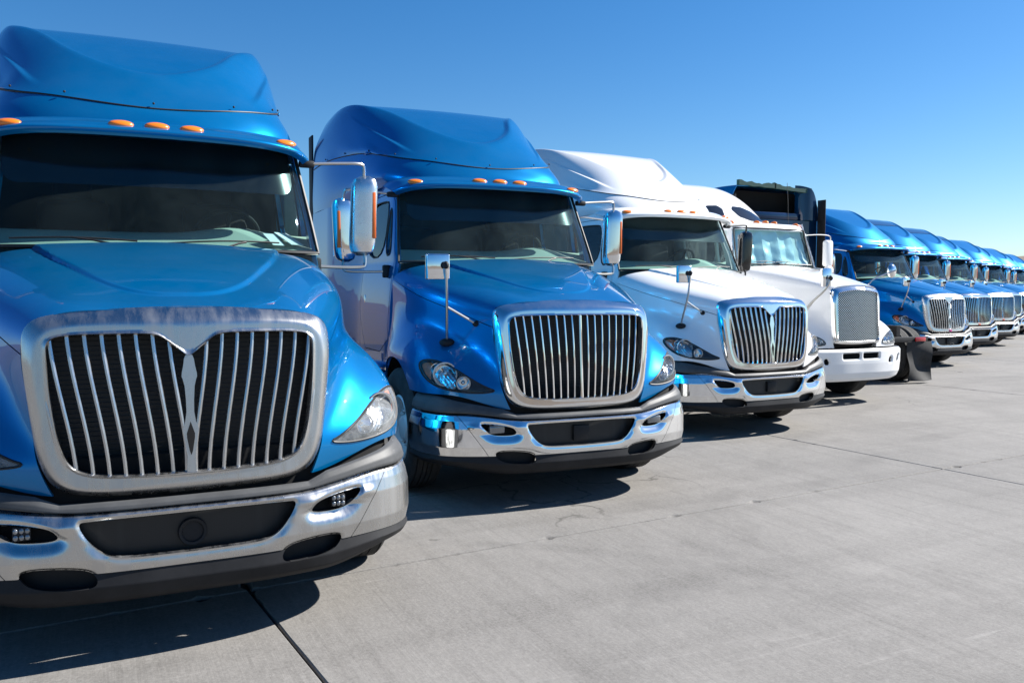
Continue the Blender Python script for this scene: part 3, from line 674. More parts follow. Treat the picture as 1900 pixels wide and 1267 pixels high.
def rim():
    m = Matrix.Rotation(R(90), 4, 'Y')
    return join(lathe([(.295,-.12),(.30,.0),(.29,.10),(.27,.115),(.255,.09),(.245,.03),(.20,.0),(.12,.045),(.11,.06),(.10,.085),(.05,.10),(.0,.10)], 40, m),
                *[ellipsoid((.055, .145*math.cos(a), .145*math.sin(a)), (.02,.014,.014), None, 8, 4) for a in np.arange(10)*math.pi/5])
def rim_holes():
    return join(*[lathe([(.0,.0),(.028,.0)], 12, Matrix.Translation((.021, .215*math.cos(a), .215*math.sin(a))) @ Matrix.Rotation(R(90), 4, 'Y')) for a in np.arange(10)*math.pi/5+.3])
def place(VF, loc, sx=1): V, F = VF; V = np.array(V)*[sx, 1, 1]+np.array(loc); return (V, [f[::-1] for f in F]) if sx < 0 else (V, F)
def led_lamp(): return box((.70, yb(.70)+.035, .632), (.072, .045, .062), .006)
def led_cells(): return join(*[ellipsoid((.70+dx, yb(.70)+.012, .632+dz), (.011,.008,.013), None, 10, 6) for dx in (-.023,0,.023) for dz in (-.014,.014)])
def fog_lamp(): return box((.70, yb(.70)+.05, .632), (.125, .05, .062), .012, 3)
def wiper(x0, y0, x1, y1, z0, z1):
    a = A(x0, y0, z0); b = A(x1, y1, z1); t = np.linspace(0, 1, 12)[:, None]; p = a+(b-a)*t; p[:, 1] -= .02*np.sin(math.pi*t[:, 0]); p[:, 2] += .012*np.sin(math.pi*t[:, 0])
    return p
def seat(x): return join(box((x,2.72,1.62), (.5,.5,.16), .06, 3), box((x,2.95,2.0), (.48,.16,.7), .06, 3), box((x,2.97,2.42), (.26,.1,.18), .04, 3))
def steering():
    m = Matrix.Translation((.50,2.34,2.08)) @ Matrix.Rotation(R(-50), 4, 'X'); t = np.linspace(0, 2*math.pi, 33)[:-1]
    return join(ring(xf(np.stack([.22*np.cos(t), .22*np.sin(t), 0*t], 1), m), .016, 8), *[tube(xf(A((0,0,-.02),(.2*math.cos(a),.2*math.sin(a),0)), m), .014, 6) for a in (R(0), R(180), R(270))], tube(xf(A((0,0,0),(0,0,-.35)), m), .03, 8))
def dash():
    net = [[(x,1.47+.18*x*x,1.93),(x,1.72+.12*x*x,1.99),(x,2.02,2.07),(x,2.12,2.06),(x,2.16,1.6)] for x in (-1.0,-.6,-.2,.2,.6,1.0)]
    V, F = grid(surf(np.array(net), 31, 25), True); V = V.copy(); V[:, 2] += .05*np.exp(-((V[:, 0]-.5)/.26)**2)*sst((V[:, 1]-1.75)/.2)*(V[:, 2] > 1.85)
    return V, F
def flap(seed=0):
    net = []
    for x in np.linspace(-.31, .31, 5):
        net.append([(x, .0, .76), (x*.98, .01+.03*math.sin(x*5), .55), (x*1.0+.01, .0-.05*math.sin(x*7+1), .32), (x*1.03+.02, .05+.04*math.cos(x*9), .05)])
    V, F = grid(surf(np.array(net), 24, 24), True); return shell(V, F, .01)
DETAIL = dict(grille='spear', paint='blue_paint', chrome='chrome', bars='chrome', lens='lamp_lens', fog=None, hood_mirror=True, solar=False, black_mirror=False, near=False, papers=False, board=False, sticker=None, glass='dusty_glare_windshield')
def truck(loc, rz, label, group='blue and white tractors parked in a diagonal row', **kw):
    o = dict(DETAIL); o.update(kw); P = M[o['paint']]; CH = M[o['chrome']]; BR = M[o['bars']]
    T = empty('semi_truck', loc, rz); tag(T, label, 'truck', group)
    def two(name, key, fn, mat, parent=None, **k):
        a = part(name, key+'R', fn, mat, parent or T, **k); b = part(name, key+'L', lambda: flipx(fn()), mat, parent or T, **k); return a, b
    # body
    hood = part('hood', 'hood', hood_top, P, T)
    two('fender', 'fender', fender, P)
    cabs = two('cab_side', 'cab_side', cab_side, P)
    for side, key in ((1, 'R'), (-1, 'L')):
        fl = (lambda f: f) if side == 1 else (lambda f: (lambda: flipx(f())))
        d = part('door', 'door'+key, fl(door), P, T)
        part('window', 'win'+key, fl(lambda: win(WIN)), M['side_glass'], d); part('window', 'vent'+key, fl(lambda: win(VENT)), M['side_glass'], d)
        part('window_seal', 'wg'+key, fl(lambda: join(wgasket(WIN), wgasket(VENT))), M['gasket'], d)
        part('handle', 'dh'+key, fl(lambda: box((1.055,2.72,1.55), (.03,.05,.17), .012)), M['chrome'], d)
    two('sleeper_side', 'sleeper_side', sleeper_side, P)
    part('sleeper_back', 'sleeper_back', lambda: join(box((0,4.74,1.99), (2.37,.03,2.26), .0)), P, T)
    part('lower_roof_fairing', 'fair_low', fairing_low, P, T)
    fr = part('roof_fairing', 'fair', fairing, P, T)
    part('fairing_seam', 'seam', seam_strip, M['gasket'], fr)
    part('cab_roof', 'cab_roof', lambda: box((0,2.95,2.70), (1.86,1.9,.05), .02), P, T)
    if o['near']:
        sp = seam_path(181)
        for k in (18, 34, 50, 64, 76, 90, 104, 116, 130, 146, 162):
            q = sp[k]; part('bolt', 'bolt%d' % k, lambda: ellipsoid(q+A(.003*np.sign(q[0]), -.004, .035), (.008,.008,.008), None, 8, 6), M['dark_plastic'], fr)
    if o['solar']: part('solar_panel', 'solar', solar, M['solar_panel'], fr)
    if o['board']: part('edge_board', 'edge_board', lambda: box((-.6,4.80,3.83), (.9,.05,.10), .01), M['teal_board'], fr)
    vis = part('sun_visor', 'visor', visor, P, T)
    for x, y, z, a in ((-.817,1.775,2.685,-16),(-.207,1.70,2.714,-2),(0,1.695,2.716,0),(.207,1.70,2.714,2),(.817,1.775,2.685,16)):
        mm = Matrix.Rotation(R(a), 4, 'Z') @ Matrix.Rotation(R(24), 4, 'X'); part('marker_light', 'mk%g' % x, lambda: ellipsoid((x,y,z), (.074,.04,.024), mm, 20, 10), M['amber'], vis)
    ws = part('windshield', 'ws', windshield, M[o['glass']], T)
    part('windshield_seal', 'wsg', ws_gasket, M['gasket'], ws); part('dark_band', 'wsb', ws_band, M['black_gloss'], ws)  # opaque black band along the top of the glass
    part('wiper', 'wipR', lambda: join(tube(wiper(.02,1.475,.72,1.56,1.975,2.0), .006, 6), tube(A((.30,1.43,1.93),(.45,1.475,1.985),(.5,1.50,1.995)), .007, 6)), M['gasket'], T)
    part('wiper', 'wipL', lambda: join(tube(wiper(-.82,1.585,-.14,1.475,1.99,1.985), .006, 6), tube(A((-.12,1.43,1.93),(-.38,1.47,1.985),(-.5,1.50,2.0)), .007, 6)), M['gasket'], T)
    # interior
    part('dashboard', 'dash', dash, M['dash'], T)
    part('seat', 'seatR', lambda: seat(.5), M['seat_cloth'], T); part('seat', 'seatL', lambda: seat(-.5), M['seat_cloth'], T)
    part('steering_wheel', 'steer', steering, M['seat_cloth'], T)
    part('cab_interior', 'cabin', lambda: join(box((0,3.12,2.0), (2.0,.04,1.4)), box((0,2.4,1.35), (2.0,1.5,.04)), box((0,1.68,1.6), (1.9,.03,.5)), box((0,2.5,2.655), (1.7,1.2,.02))), M['headliner'], T)
    if o['papers']: part('paper', 'papers', lambda: join(box((.72,1.74,2.03), (.10,.13,.004), M=Matrix.Rotation(R(30), 4, 'Z') @ Matrix.Rotation(R(38), 4, 'X')), box((.83,1.79,2.04), (.13,.17,.004), M=Matrix.Rotation(R(40), 4, 'Z') @ Matrix.Rotation(R(30), 4, 'X'))), M['paper'], T)
    # grille
    gk = o['grille']; g = part('grille_surround', 'gs'+gk, lambda: gsurround(gk), CH, T, fix=True)
    for k in range(9 if gk == 'spear' else 8):
        for s in (-1, 1): part('grille_bar', 'gb%s%d%d' % (gk, k, s), lambda: gbar(k, s, gk), BR, g)
    if gk == 'spear':
        sp_ = part('grille_spear', 'spear', spear, CH, g); part('spear_slot', 'slot', spear_slot, M['black_void'], sp_)
    else: part('grille_centre_bar', 'gcb', gcentre, CH, g)
    part('radiator', 'rad', lambda: join(box((0,.21,1.17), (1.24,.04,.80)), box((0,.70,1.1), (1.15,.9,.7)), *[box((0,.188,z), (1.2,.012,.004)) for z in np.arange(.84,1.52,.022)]), M['radiator_core'], T)
    if o['sticker']: part('sticker', 'stk', lambda: box((.02,gy(0,.80)-.002,.802), (.085,.012,.04), .003), M[o['sticker']], g)
    # headlights
    for side, key in ((1, 'R'), (-1, 'L')):
        fl = (lambda f: f) if side == 1 else (lambda f: (lambda: flipx(f())))
        h = part('headlight', 'hlp'+key, fl(hl_pan), M['dark_plastic'], T)
        part('lens', 'hll'+key, fl(hl_lens), M[o['lens']], h); part('bezel', 'hlb'+key, fl(hl_bezel), M['gasket'], h)
        part('reflector', 'hlr'+key, fl(lambda: hl_bowl(.985,1.040,.082,.045)), M['reflector'], h); part('reflector', 'hlr2'+key, fl(lambda: hl_bowl(.835,.975,.045,.045)), M['reflector'], h)
        part('lamp_ring', 'hls'+key, fl(lambda: join(hl_shroud(.985,1.040,.090,.04), hl_shroud(.835,.975,.051,.04))), M['aluminium'], h)
        part('lamp_housing', 'hlh'+key, fl(hl_house), M['aluminium'], h)
        part('turn_signal', 'hlt'+key, fl(hl_turn), M['orange_reflector'], h)
        part('side_reflector', 'hlsr'+key, fl(lambda: hl_bowl(1.06,1.075,.045,.03)), M['reflector'], h)
    # bumper
    b = part('bumper', 'bm', bumper_mid, CH, T); two('bumper_end', 'be', bumper_end, CH, b)
    part('bumper_valance', 'bv', valance, M['dark_plastic'], b); part('bumper_trim', 'bt', trim, M['grey_plastic'], b)
    part('bumper_backing', 'bb', backing, M['black_void'], b)
    part('intake_mesh', 'bi', lambda: bpanel(INTAKE, .075), M['black_mesh'], b)
    if o['near'] and gk == 'spear': part('sensor_mount', 'sm', lambda: lathe([(.0,.0),(.045,.0),(.05,.01),(.062,.012),(.066,.0),(.066,-.03)], 28, aim((0,.02,.565), (0,-1,0))), M['dark_plastic'], b)
    else: part('sensor_mount', 'sm2', lambda: box((0,.02,.575), (.14,.03,.12), .006), M['dark_plastic'], b)
    two('lamp_pocket', 'lp', lambda: bpanel(FOG, .085), M['black_void'], b); two('tow_pocket', 'tp', lambda: bpanel(TOW, .075), M['dark_plastic'], b)
    two('tow_pin', 'tpin', lambda: tube(A((.55,.09,.37),(.55,.09,.455)), .012, 8), M['black_void'], b)
    if o['fog'] == 'led':
        for side, key in ((1, 'R'), (-1, 'L')):
            fl = (lambda f: f) if side == 1 else (lambda f: (lambda: flipx(f())))
            f = part('fog_lamp', 'led'+key, fl(led_lamp), M['dark_plastic'], b); part('led_cell', 'ledc'+key, fl(led_cells), M['lamp_glass'], b)
    elif o['fog'] == 'rect':
        for side, key in ((1, 'R'), (-1, 'L')):
            fl = (lambda f: f) if side == 1 else (lambda f: (lambda: flipx(f())))
            part('fog_lamp', 'fgl'+key, fl(fog_lamp), M['lamp_glass'], b)
    # mirrors
    for side, key in ((1, 'R'), (-1, 'L')):
        fl = (lambda f: f) if side == 1 else (lambda f: (lambda: flipx(f())))
        bk = o['black_mirror'] and side == 1
        m_ = part('mirror', 'mh'+key, fl(mirror_head), M['black_gloss'] if bk else (M['satin_chrome'] if o['chrome'] == 'worn_chrome' else M['chrome']), T)
        part('mirror_arm', 'ma'+key, fl(mirror_arm), M['gasket'] if bk else M['steel_tube'], m_); part('mirror_joint', 'mj'+key, fl(mirror_joint), M['dark_plastic'], m_); part('mirror_arm', 'ma2'+key, fl(mirror_arm2), M['gasket'] if bk else M['steel_tube'], m_); part('mirror_joint', 'mj2'+key, fl(mirror_joint2), M['dark_plastic'], m_)
        part('mirror_glass', 'mg'+key, fl(lambda: box((1.435,2.097,2.24), (.16,.006,.48), .002)), M['reflector'], m_)
        if not bk: part('reflector_strip', 'mr'+key, fl(amber_strip), M['orange_reflector'], m_)
    if o['hood_mirror']:
        hm = part('hood_mirror', 'hm', lambda: box((-1.10,.285,1.868), (.185,.055,.195), .014, 3), M['chrome'], T)
        part('pole', 'hmp', lambda: join(tube(bend([(-.945,.51,1.27),(-.955,.49,1.33),(-1.02,.30,1.62),(-1.045,.245,1.80),(-1.05,.24,1.90)]), .0115), tube(A((-1.0,.345,1.56),(-.765,.35,1.43)), .0105)), M['steel_tube'], hm)
        part('pole_foot', 'hmf', lambda: join(ellipsoid((-.945,.515,1.275), (.065,.05,.035), None, 14, 8), ellipsoid((-.757,.352,1.428), (.035,.03,.025), None, 12, 6), ellipsoid((-1.05,.235,1.88), (.024,.03,.03), None, 12, 8)), M['dark_plastic'], hm)
    # running gear
    def wheel(x, y, s):
        t = bpy.data.objects.new('wheel', WHEEL[0]); r_ = bpy.data.objects.new('rim', WHEEL[1]); h_ = bpy.data.objects.new('rim_hole', WHEEL[2])
        for q in (t, r_, h_): COL.objects.link(q)
        t.parent = T; t.location = (x, y, .512); t.rotation_euler = (random.random()*6, 0, 0 if s > 0 else math.pi); r_.parent = t; h_.parent = t
    for s in (-1, 1):
        wheel(1.055*s, 1.13, s)
        for y in (5.75, 6.98): wheel(1.07*s, y, s); wheel(.76*s, y, -s)
    part('front_axle', 'fax', lambda: join(tube(A((-.95,1.2,.5),(.95,1.2,.5)), .06, 10), box((0,1.0,.55), (1.5,.8,.12))), M['black_void'], T)
    part('chassis', 'chs', lambda: join(box((.43,4.2,.92), (.09,6.6,.26)), box((-.43,4.2,.92), (.09,6.6,.26)), tube(A((-.9,5.75,.512),(.9,5.75,.512)), .09, 10), tube(A((-.9,6.98,.512),(.9,6.98,.512)), .09, 10), box((0,6.4,1.14), (.95,.9,.09), .02), box((0,2.4,.8), (1.9,.9,.3))), M['dark_plastic'], T)
    two('wheel_liner', 'wl', lambda: clip(*(lambda v, f: (v, f, v[:, 2]-.48))(*tube(A((.70,1.2,.5),(1.12,1.2,.5)), .66, 32, cap=False))), M['black_void'])
    two('fuel_tank', 'ft', lambda: lathe([(0,-.8),(.28,-.8),(.31,-.77),(.31,.77),(.28,.8),(0,.8)], 28, Matrix.Translation((.90,3.95,.66)) @ Matrix.Rotation(R(-90), 4, 'X')), M['aluminium'])
    two('step', 'stp', lambda: join(box((1.02,2.35,.72), (.22,1.05,.42), .03), box((1.10,2.35,.98), (.1,1.0,.03), .01)), P)
    two('side_extender', 'sx', lambda: box((1.20,4.87,2.56), (.02,.22,2.0), .008), M['dark_plastic'])
    tb = part('tail_bar', 'tb', lambda: box((0,7.52,.80), (2.3,.06,.10), .01), M['dark_plastic'], T)
    two('tail_lamp', 'tl', lambda: box((.93,7.565,.80), (.26,.03,.075), .01), M['red_lamp'], tb)
    two('mud_flap', 'mf', lambda: place(flap(), (.92,7.56,0)), M['tyre_rubber'])
    return T
WHEEL = (mesh('tyre', tyre(), M['tyre_rubber'], 50), mesh('rim', rim(), M['wheel_white'], 40), mesh('rim_hole', rim_holes(), M['black_void']))
plain('lamp_glass', (.2, .21, .22), .12, .5, 1)

G_ROW = 'blue and white tractors parked in a diagonal row'
truck((0, 0, 0), 0, 'nearest blue truck with dull spear grille and square LED fog lamps', grille='spear', chrome='worn_chrome', bars='bar_metal', lens='hazy_lens', fog='led', hood_mirror=False, near=True, papers=True, glass='windshield_glass')
truck((3.05065, 1.56458, 0), -.04829, 'blue truck with straight chrome grille bars, second from the camera', grille='straight', fog='rect', near=True)
truck((6.69103, 3.35525, 0), .03008, 'white truck with V-shaped chrome spear grille and chrome bumper', grille='spear', paint='white_paint', black_mirror=True)
truck((16.4625, 8.38683, 0), .02358, 'blue truck with spear grille standing just beyond the black mud flap', grille='spear', chrome='satin_chrome', bars='satin_chrome', sticker='pink_sticker')
FAR = [(20.25,10.45,'first blue truck with a solar panel on its roof'), (24.0,12.45,'middle blue truck with a solar panel on its roof'), (27.8,14.4,'third blue truck with a solar panel on its roof'),
       (31.6,16.4,'first blue truck beyond the three solar roofed trucks'), (35.4,18.4,'second blue truck beyond the three solar roofed trucks'), (39.2,20.4,'third blue truck beyond the three solar roofed trucks'), (43.0,22.4,'fourth blue truck beyond the three solar roofed trucks'), (46.8,24.4,'farthest blue truck at the right end of the row')]
for i, (x, y, lb) in enumerate(FAR):
    truck((x+random.uniform(-.15, .15), y+random.uniform(-.2, .2), 0), random.uniform(-.025, .025), lb, grille='straight' if i != 4 else 'spear', chrome='satin_chrome' if i % 2 else 'chrome', bars='chrome', solar=i < 3, hood_mirror=i < 3, sticker='orange_sticker' if i < 2 else None)
# ------------------------------------------------------------------ the white long-nosed tractor with a woven mesh grille
def woven():
    m, n, l, p = newmat('woven_mesh'); v = coords(n, l, 'Object', (1, 1, 1)); p.inputs['Metallic'].default_value = 1; p.inputs['Roughness'].default_value = .35
    sx = n.new('ShaderNodeSeparateXYZ'); l.new(v, sx.inputs[0])
    a = mth(n, l, 'SINE', mth(n, l, 'MULTIPLY', sx.outputs[0], 2*math.pi/.036)); c = mth(n, l, 'SINE', mth(n, l, 'MULTIPLY', sx.outputs[2], 2*math.pi/.036))
    f = ramp(n, l, mth(n, l, 'ADD', mth(n, l, 'MULTIPLY', mth(n, l, 'MULTIPLY', a, c), .5), .5), .54, .66)
    l.new(mixc(n, l, f, (.012, .012, .012, 1), (.80, .79, .76, 1)), p.inputs['Base Color'])
woven()
H4 = [[(0,.12,1.77),(0,.5,1.86),(0,1.0,1.97),(0,1.68,2.09)],
 [(.28,.13,1.755),(.32,.5,1.845),(.37,1.0,1.955),(.46,1.68,2.075)],
 [(.44,.15,1.70),(.51,.5,1.79),(.61,1.0,1.895),(.76,1.68,2.015)],
 [(.475,.15,1.52),(.57,.5,1.60),(.71,1.0,1.69),(.87,1.68,1.81)],
 [(.465,.14,1.20),(.66,.46,1.31),(.82,1.0,1.43),(.95,1.68,1.50)],
 [(.46,.13,1.06),(.84,.38,1.17),(1.09,.8,1.27),(1.07,1.68,1.20)],
 [(.45,.12,.95),(.90,.235,.99),(1.185,.62,1.07),(1.17,1.68,1.0)],
 [(.43,.11,.85),(.90,.215,.85),(1.21,.6,.85),(1.19,1.68,.72)]]
HL4 = chaikin([(.52,.885),(.9,.88),(1.12,.93),(1.20,1.02),(1.12,1.085),(.86,1.07),(.64,1.015),(.53,.95)], 2)
DOME4 = [[(0,2.70,2.80),(0,2.95,3.03),(0,3.28,3.31),(0,3.75,3.55),(0,4.3,3.67),(0,5.0,3.68)],
 [(.45,2.72,2.795),(.46,2.97,3.02),(.48,3.30,3.29),(.50,3.77,3.53),(.50,4.3,3.65),(.50,5.0,3.66)],
 [(.82,2.82,2.76),(.85,3.06,2.93),(.88,3.38,3.15),(.90,3.82,3.37),(.92,4.3,3.48),(.92,5.0,3.49)],
 [(.98,3.0,2.70),(1.02,3.2,2.81),(1.06,3.5,2.95),(1.08,3.9,3.10),(1.10,4.4,3.17),(1.10,5.0,3.17)],
 [(1.02,3.06,2.55),(1.05,3.24,2.57),(1.09,3.55,2.6),(1.11,3.95,2.6),(1.12,4.4,2.6),(1.12,5.0,2.6)]]
PL4 = A((0,-.02),(.35,-.015),(.62,.02),(.85,.075),(1.0,.15),(1.11,.26),(1.17,.40),(1.19,.58))
def tractor4(loc, rz, label):
    T = empty('semi_truck', loc, rz); tag(T, label, 'truck', G_ROW); W = M['white_paint']; CH = M['chrome']
    def two(name, fn, mat, parent=None, **k):
        part(name, 't4'+name+'R', fn, mat, parent or T, **k); return part(name, 't4'+name+'L', lambda: flipx(fn()), mat, parent or T, **k)
    V0, F0 = grid(surf(symnet([[(*p, k) for p in L] for k, L in enumerate(H4)]), 181, 81), True)
    def hood(): V, F = clip(V0, F0, 3.6-V0[:, 3]); V = V.copy(); d = .07*0; return shell(V, F, .014)
    part('hood', 't4hood', hood, W, T)
    def fen_raw(): V, F = clip(V0, F0, V0[:, 0]-.1); return clip(V, F, V[:, 3]-3.6)
    fr_ = fen_raw()
    def fend():
        V, F = fr_; V, F = clip(V, F, sdf(w2(V), HL4)); V, F = clip(V, F, np.hypot(V[:, 1]-1.25, V[:, 2]-.5)-.60); return shell(V, F, .014)
    two('fender', fend, W)
    for side, key in ((1, 'R'), (-1, 'L')):
        fl = (lambda f: f) if side == 1 else (lambda f: (lambda: flipx(f())))
        lp = onsurf(fr_[0], w2(fr_[0]), HL4)
        def pan(): c = lp.mean(0); Q = (lp-c)*.94+c+A(-.04, .09, 0); n = len(lp); return np.concatenate([lp, Q]), [[i, (i+1) % n, (i+1) % n+n, i+n] for i in range(n)]+[list(range(n, 2*n))]
        h = part('headlight', 't4hl'+key, fl(pan), M['satin_chrome'], T)
        def lens(): V, F = fr_; V, F = clip(V, F, .004-sdf(w2(V), HL4)); return V[:, :3]+vnormals(V, F)*.003, F
        part('lens', 't4ln'+key, fl(lens), M['lamp_lens'], h); part('bezel', 't4bz'+key, fl(lambda: ring(lp+A(0, -.003, 0), .007)), M['gasket'], h)
        for q, w_ in enumerate((.76, 1.0)):
            c = onsurf(fr_[0], w2(fr_[0]), [(w_, .98)])[0]+A(-.03, .05, 0); part('reflector', 't4rf%d' % q+key, fl(lambda: lathe([(.001,-.05),(.03,-.045),(.055,-.02),(.065,.0),(.07,-.02)], 20, aim(c, (.2,-.97,0)))), M['reflector'], h)
    # grille: chrome shell with woven wire
    go = chaikin(np.array([(-.40,1.735),(0,1.79),(.40,1.735),(.475,1.69),(.475,1.5),(.465,1.1),(.46,.95),(.44,.905),(.2,.895),(-.2,.895),(-.44,.905),(-.46,.95),(-.465,1.1),(-.475,1.5),(-.475,1.69)]), 2)
    gi = chaikin(np.array([(0,1.70),(.36,1.66),(.405,1.635),(.405,1.5),(.41,1.1),(.415,.98),(.40,.955),(.2,.948),(-.2,.948),(-.40,.955),(-.415,.98),(-.41,1.1),(-.405,1.5),(-.405,1.635),(-.36,1.66)]), 2)
    y4 = lambda x, z: .03+.06*(z-.9)+.10*x*x
    g = part('grille_surround', 't4gs', lambda: frame(gi, go, 1.3, y4, lambda z: .035+.04*sst((z-1.5)/.2)), CH, T, fix=True)
    def wire(): X, Z = np.meshgrid(np.linspace(-.43,.43,30), np.linspace(.93,1.72,30), indexing='ij'); V = np.stack([X, y4(X, Z)+.012-.05*(.16-X*X), Z], -1).reshape(-1, 3); V, F = clip(V, gfaces(30, 30, True), .012-sdf(V[:, [0, 2]], gi)); return V, F
    part('wire_mesh', 't4wm', wire, M['woven_mesh'], g)
    part('radiator', 't4rad', lambda: box((0,.55,1.2), (.86,.7,.7)), M['black_void'], T)
    # bumper
    pl = nspl(np.c_[np.concatenate([PL4[1:][::-1]*[-1, 1], PL4]), np.zeros(2*len(PL4)-1)], 261)[:, :2]
    def bump4():
        z = np.linspace(.345, .835, 60); P = np.repeat(pl[:, None, :], 60, 1); V = np.concatenate([P, np.broadcast_to(z, P.shape[:2])[..., None]], -1).reshape(-1, 3); F = gfaces(261, 60, True)
        qa = np.abs(V[:, [0, 2]]); zz = V[:, 2]
        slots = [rrect(.035,.69,.37,.775,.02), chaikin([(.60,.62),(.685,.61),(.70,.70),(.63,.705)], 1), chaikin([(.82,.63),(.90,.62),(.95,.735),(.86,.735)], 1)]
        d = np.minimum.reduce([sdf(qa, p) for p in slots]); inset = np.interp(zz, [.345,.40,.48,.62,.80,.835], [.10,.045,.012,.0,.0,.03])+.014*np.exp(-(np.maximum(d, 0)/.012)**2)
        s = np.gradient(pl, axis=0); s /= np.linalg.norm(s, axis=1, keepdims=True); i = np.arange(len(V))//60; V = V.copy(); V[:, 0] += -s[i, 1]*inset; V[:, 1] += s[i, 0]*inset
        lo = .36+.10*sst((np.abs(V[:, 0])-.7)/.5); V, F = clip(V, F, np.minimum(d, V[:, 2]-lo)); return shell(V, F, .02)
    b = part('bumper', 't4bm', bump4, W, T)
    part('bumper_backing', 't4bk', lambda: box((0,.22,.62), (1.9,.05,.42)), M['black_void'], b)
    # cab
    ws = [[(0,1.70,2.06),(0,1.76,2.25),(0,1.82,2.45),(0,1.88,2.69)],[(.45,1.73,2.06),(.45,1.79,2.25),(.44,1.85,2.45),(.43,1.905,2.69)],[(.80,1.80,2.06),(.79,1.855,2.25),(.775,1.91,2.45),(.75,1.965,2.69)]]
    wso = part('windshield', 't4ws', lambda: grid(surf(symnet(ws), 31, 15), True), M['windshield_glass'], T)
    def seal(): G = surf(symnet(ws), 31, 15); p = np.concatenate([G[0, 1:][::-1], G[1:-1, 1], G[-1, 1:], G[1:-1, -1][::-1]]); return ring(p+A(0, -.004, 0), .014)
    part('windshield_seal', 't4wg', seal, M['gasket'], wso)
    def shade():
        G = surf(symnet(ws), 60, 24); V, F = grid(G, True); V = V.copy()
        pan = np.floor((V[:, 0]+.9)/.17); ph = np.mod((V[:, 0]+.9)/.17, 1)
        V[:, 1] += .05+.035*np.where(np.mod(pan, 2) < 1, ph, 1-ph)+np.array([.018*mnoise.noise(Vector(v*7)) for v in V]); V[:, 2] = 2.09+(V[:, 2]-2.06)*.93; V[:, 0] *= .97
        return V, F
    part('sunshade', 't4sh', shade, M['sunshade'], T, ang=8)
    for k, (x0, x1) in enumerate(((.0, .42), (-.45, .0))):
        part('wiper', 't4wi%d' % k, lambda: join(tube(A((x0-.1,1.69,2.14),(x0+.15,1.68,2.155),(x1,1.70,2.12)), .006, 6), tube(A((x0+.02,1.66,2.08),(x0+.15,1.68,2.15)), .006, 6)), M['gasket'], T)
    def cside():
        y, z = np.meshgrid(np.linspace(1.66,3.2,70), np.linspace(.7,2.8,90), indexing='ij'); f0 = lambda Z: np.where(Z < 2.06, 1.66, 1.80+(Z-2.06)*.27)
        x = .985-.12*sst((z-2.0)/.9)-.10*np.exp(-np.maximum(y-f0(z), 0)/.09)*sst((z-1.6)/.5)+.10*sst((y-2.7)/.6); V = np.stack([x, y, z], -1).reshape(-1, 3); F = gfaces(70, 90, True)
        V, F = clip(V, F, V[:, 1]-f0(V[:, 2])); V, F = clip(V, F, sdf(V[:, 1:], chaikin([(2.02,2.08),(2.62,2.08),(2.62,2.6),(2.15,2.62),(2.02,2.5)], 2))); return shell(V, F, .025)
    two('cab_side', cside, W)
    two('window', lambda: (A((.90,2.0,2.05),(.90,2.66,2.05),(.86,2.66,2.64),(.86,2.0,2.64)), [[0, 1, 2, 3]]), M['side_glass'])
    roof = [[(0,1.87,2.665),(0,1.90,2.74),(0,2.1,2.80),(0,2.8,2.83)],[(.45,1.895,2.665),(.45,1.93,2.735),(.45,2.12,2.795),(.45,2.8,2.825)],[(.74,1.96,2.66),(.75,1.99,2.715),(.76,2.15,2.765),(.78,2.8,2.79)],[(.85,2.05,2.60),(.87,2.08,2.65),(.885,2.2,2.69),(.92,2.8,2.72)]]
    rf = part('cab_roof', 't4rf', lambda: shell(*grid(surf(symnet(roof), 61, 25), True), .02), W, T)
    for k, x in enumerate((-.70,-.19,0,.19,.70)):
        part('marker_light', 't4mk%d' % k, lambda: ellipsoid((x,2.06+.08*x*x,2.795-.03*abs(x)), (.04,.075,.045), None, 14, 8), M['amber'], rf)
    part('antenna', 't4an', lambda: tube(A((.55,2.1,2.78),(.55,2.12,3.2),(.55,2.15,3.5)), .004, 5), M['gasket'], rf)
    D = surf(symnet(DOME4), 121, 71); dm = part('sleeper_roof', 't4dm', lambda: shell(*grid(D, True), .02), W, T)
    def sky4(sg):
        V, F = grid(D, True); V, F = clip(V, F, 3.6-V[:, 1]); p = chaikin(np.array([(.07,3.17),(.48,3.15),(.88,2.885),(.20,2.90)])*[sg, 1], 1); V, F = clip(V, F, -sdf(V[:, [0, 2]], p)); return V+vnormals(V, F)*.006, F
    for sg in (1, -1): part('skylight', 't4sk%d' % sg, lambda: sky4(sg), M['black_gloss'], dm)
    two('sleeper_side', lambda: box((1.09,4.05,1.75), (.05,1.95,1.72), .015), W)
    part('sleeper_back', 't4sb', lambda: box((0,5.0,1.8), (2.2,.04,1.8)), W, T)
    part('cab_interior', 't4ci', lambda: join(box((0,3.0,2.1), (1.8,.04,1.2)), box((0,2.3,1.4), (1.8,1.3,.04)), box((0,1.85,1.7), (1.6,.03,.6))), M['headliner'], T)
    # mirrors
    for side, key in ((1, 'R'), (-1, 'L')):
        fl = (lambda f: f) if side == 1 else (lambda f: (lambda: flipx(f())))
        m_ = part('mirror', 't4mi'+key, fl(lambda: box((1.37,2.0,2.32), (.19,.11,.46), .05, 3)), W, T)
        part('convex_mirror', 't4cm'+key, fl(lambda: ellipsoid((1.38,1.98,2.03), (.10,.06,.085), None, 18, 10)), W, m_)
        part('mirror_arm', 't4ma'+key, fl(lambda: tube(bend([(.90,2.02,2.62),(1.2,2.02,2.64),(1.44,2.02,2.63),(1.46,2.02,2.55),(1.46,2.02,2.0),(1.40,2.02,1.90),(1.0,2.02,1.88)], 2), .011)), M['steel_tube'], m_)
    hm = part('hood_mirror', 't4hmL', lambda: box((-.72,.02,1.87), (.17,.05,.26), .012), CH, T)
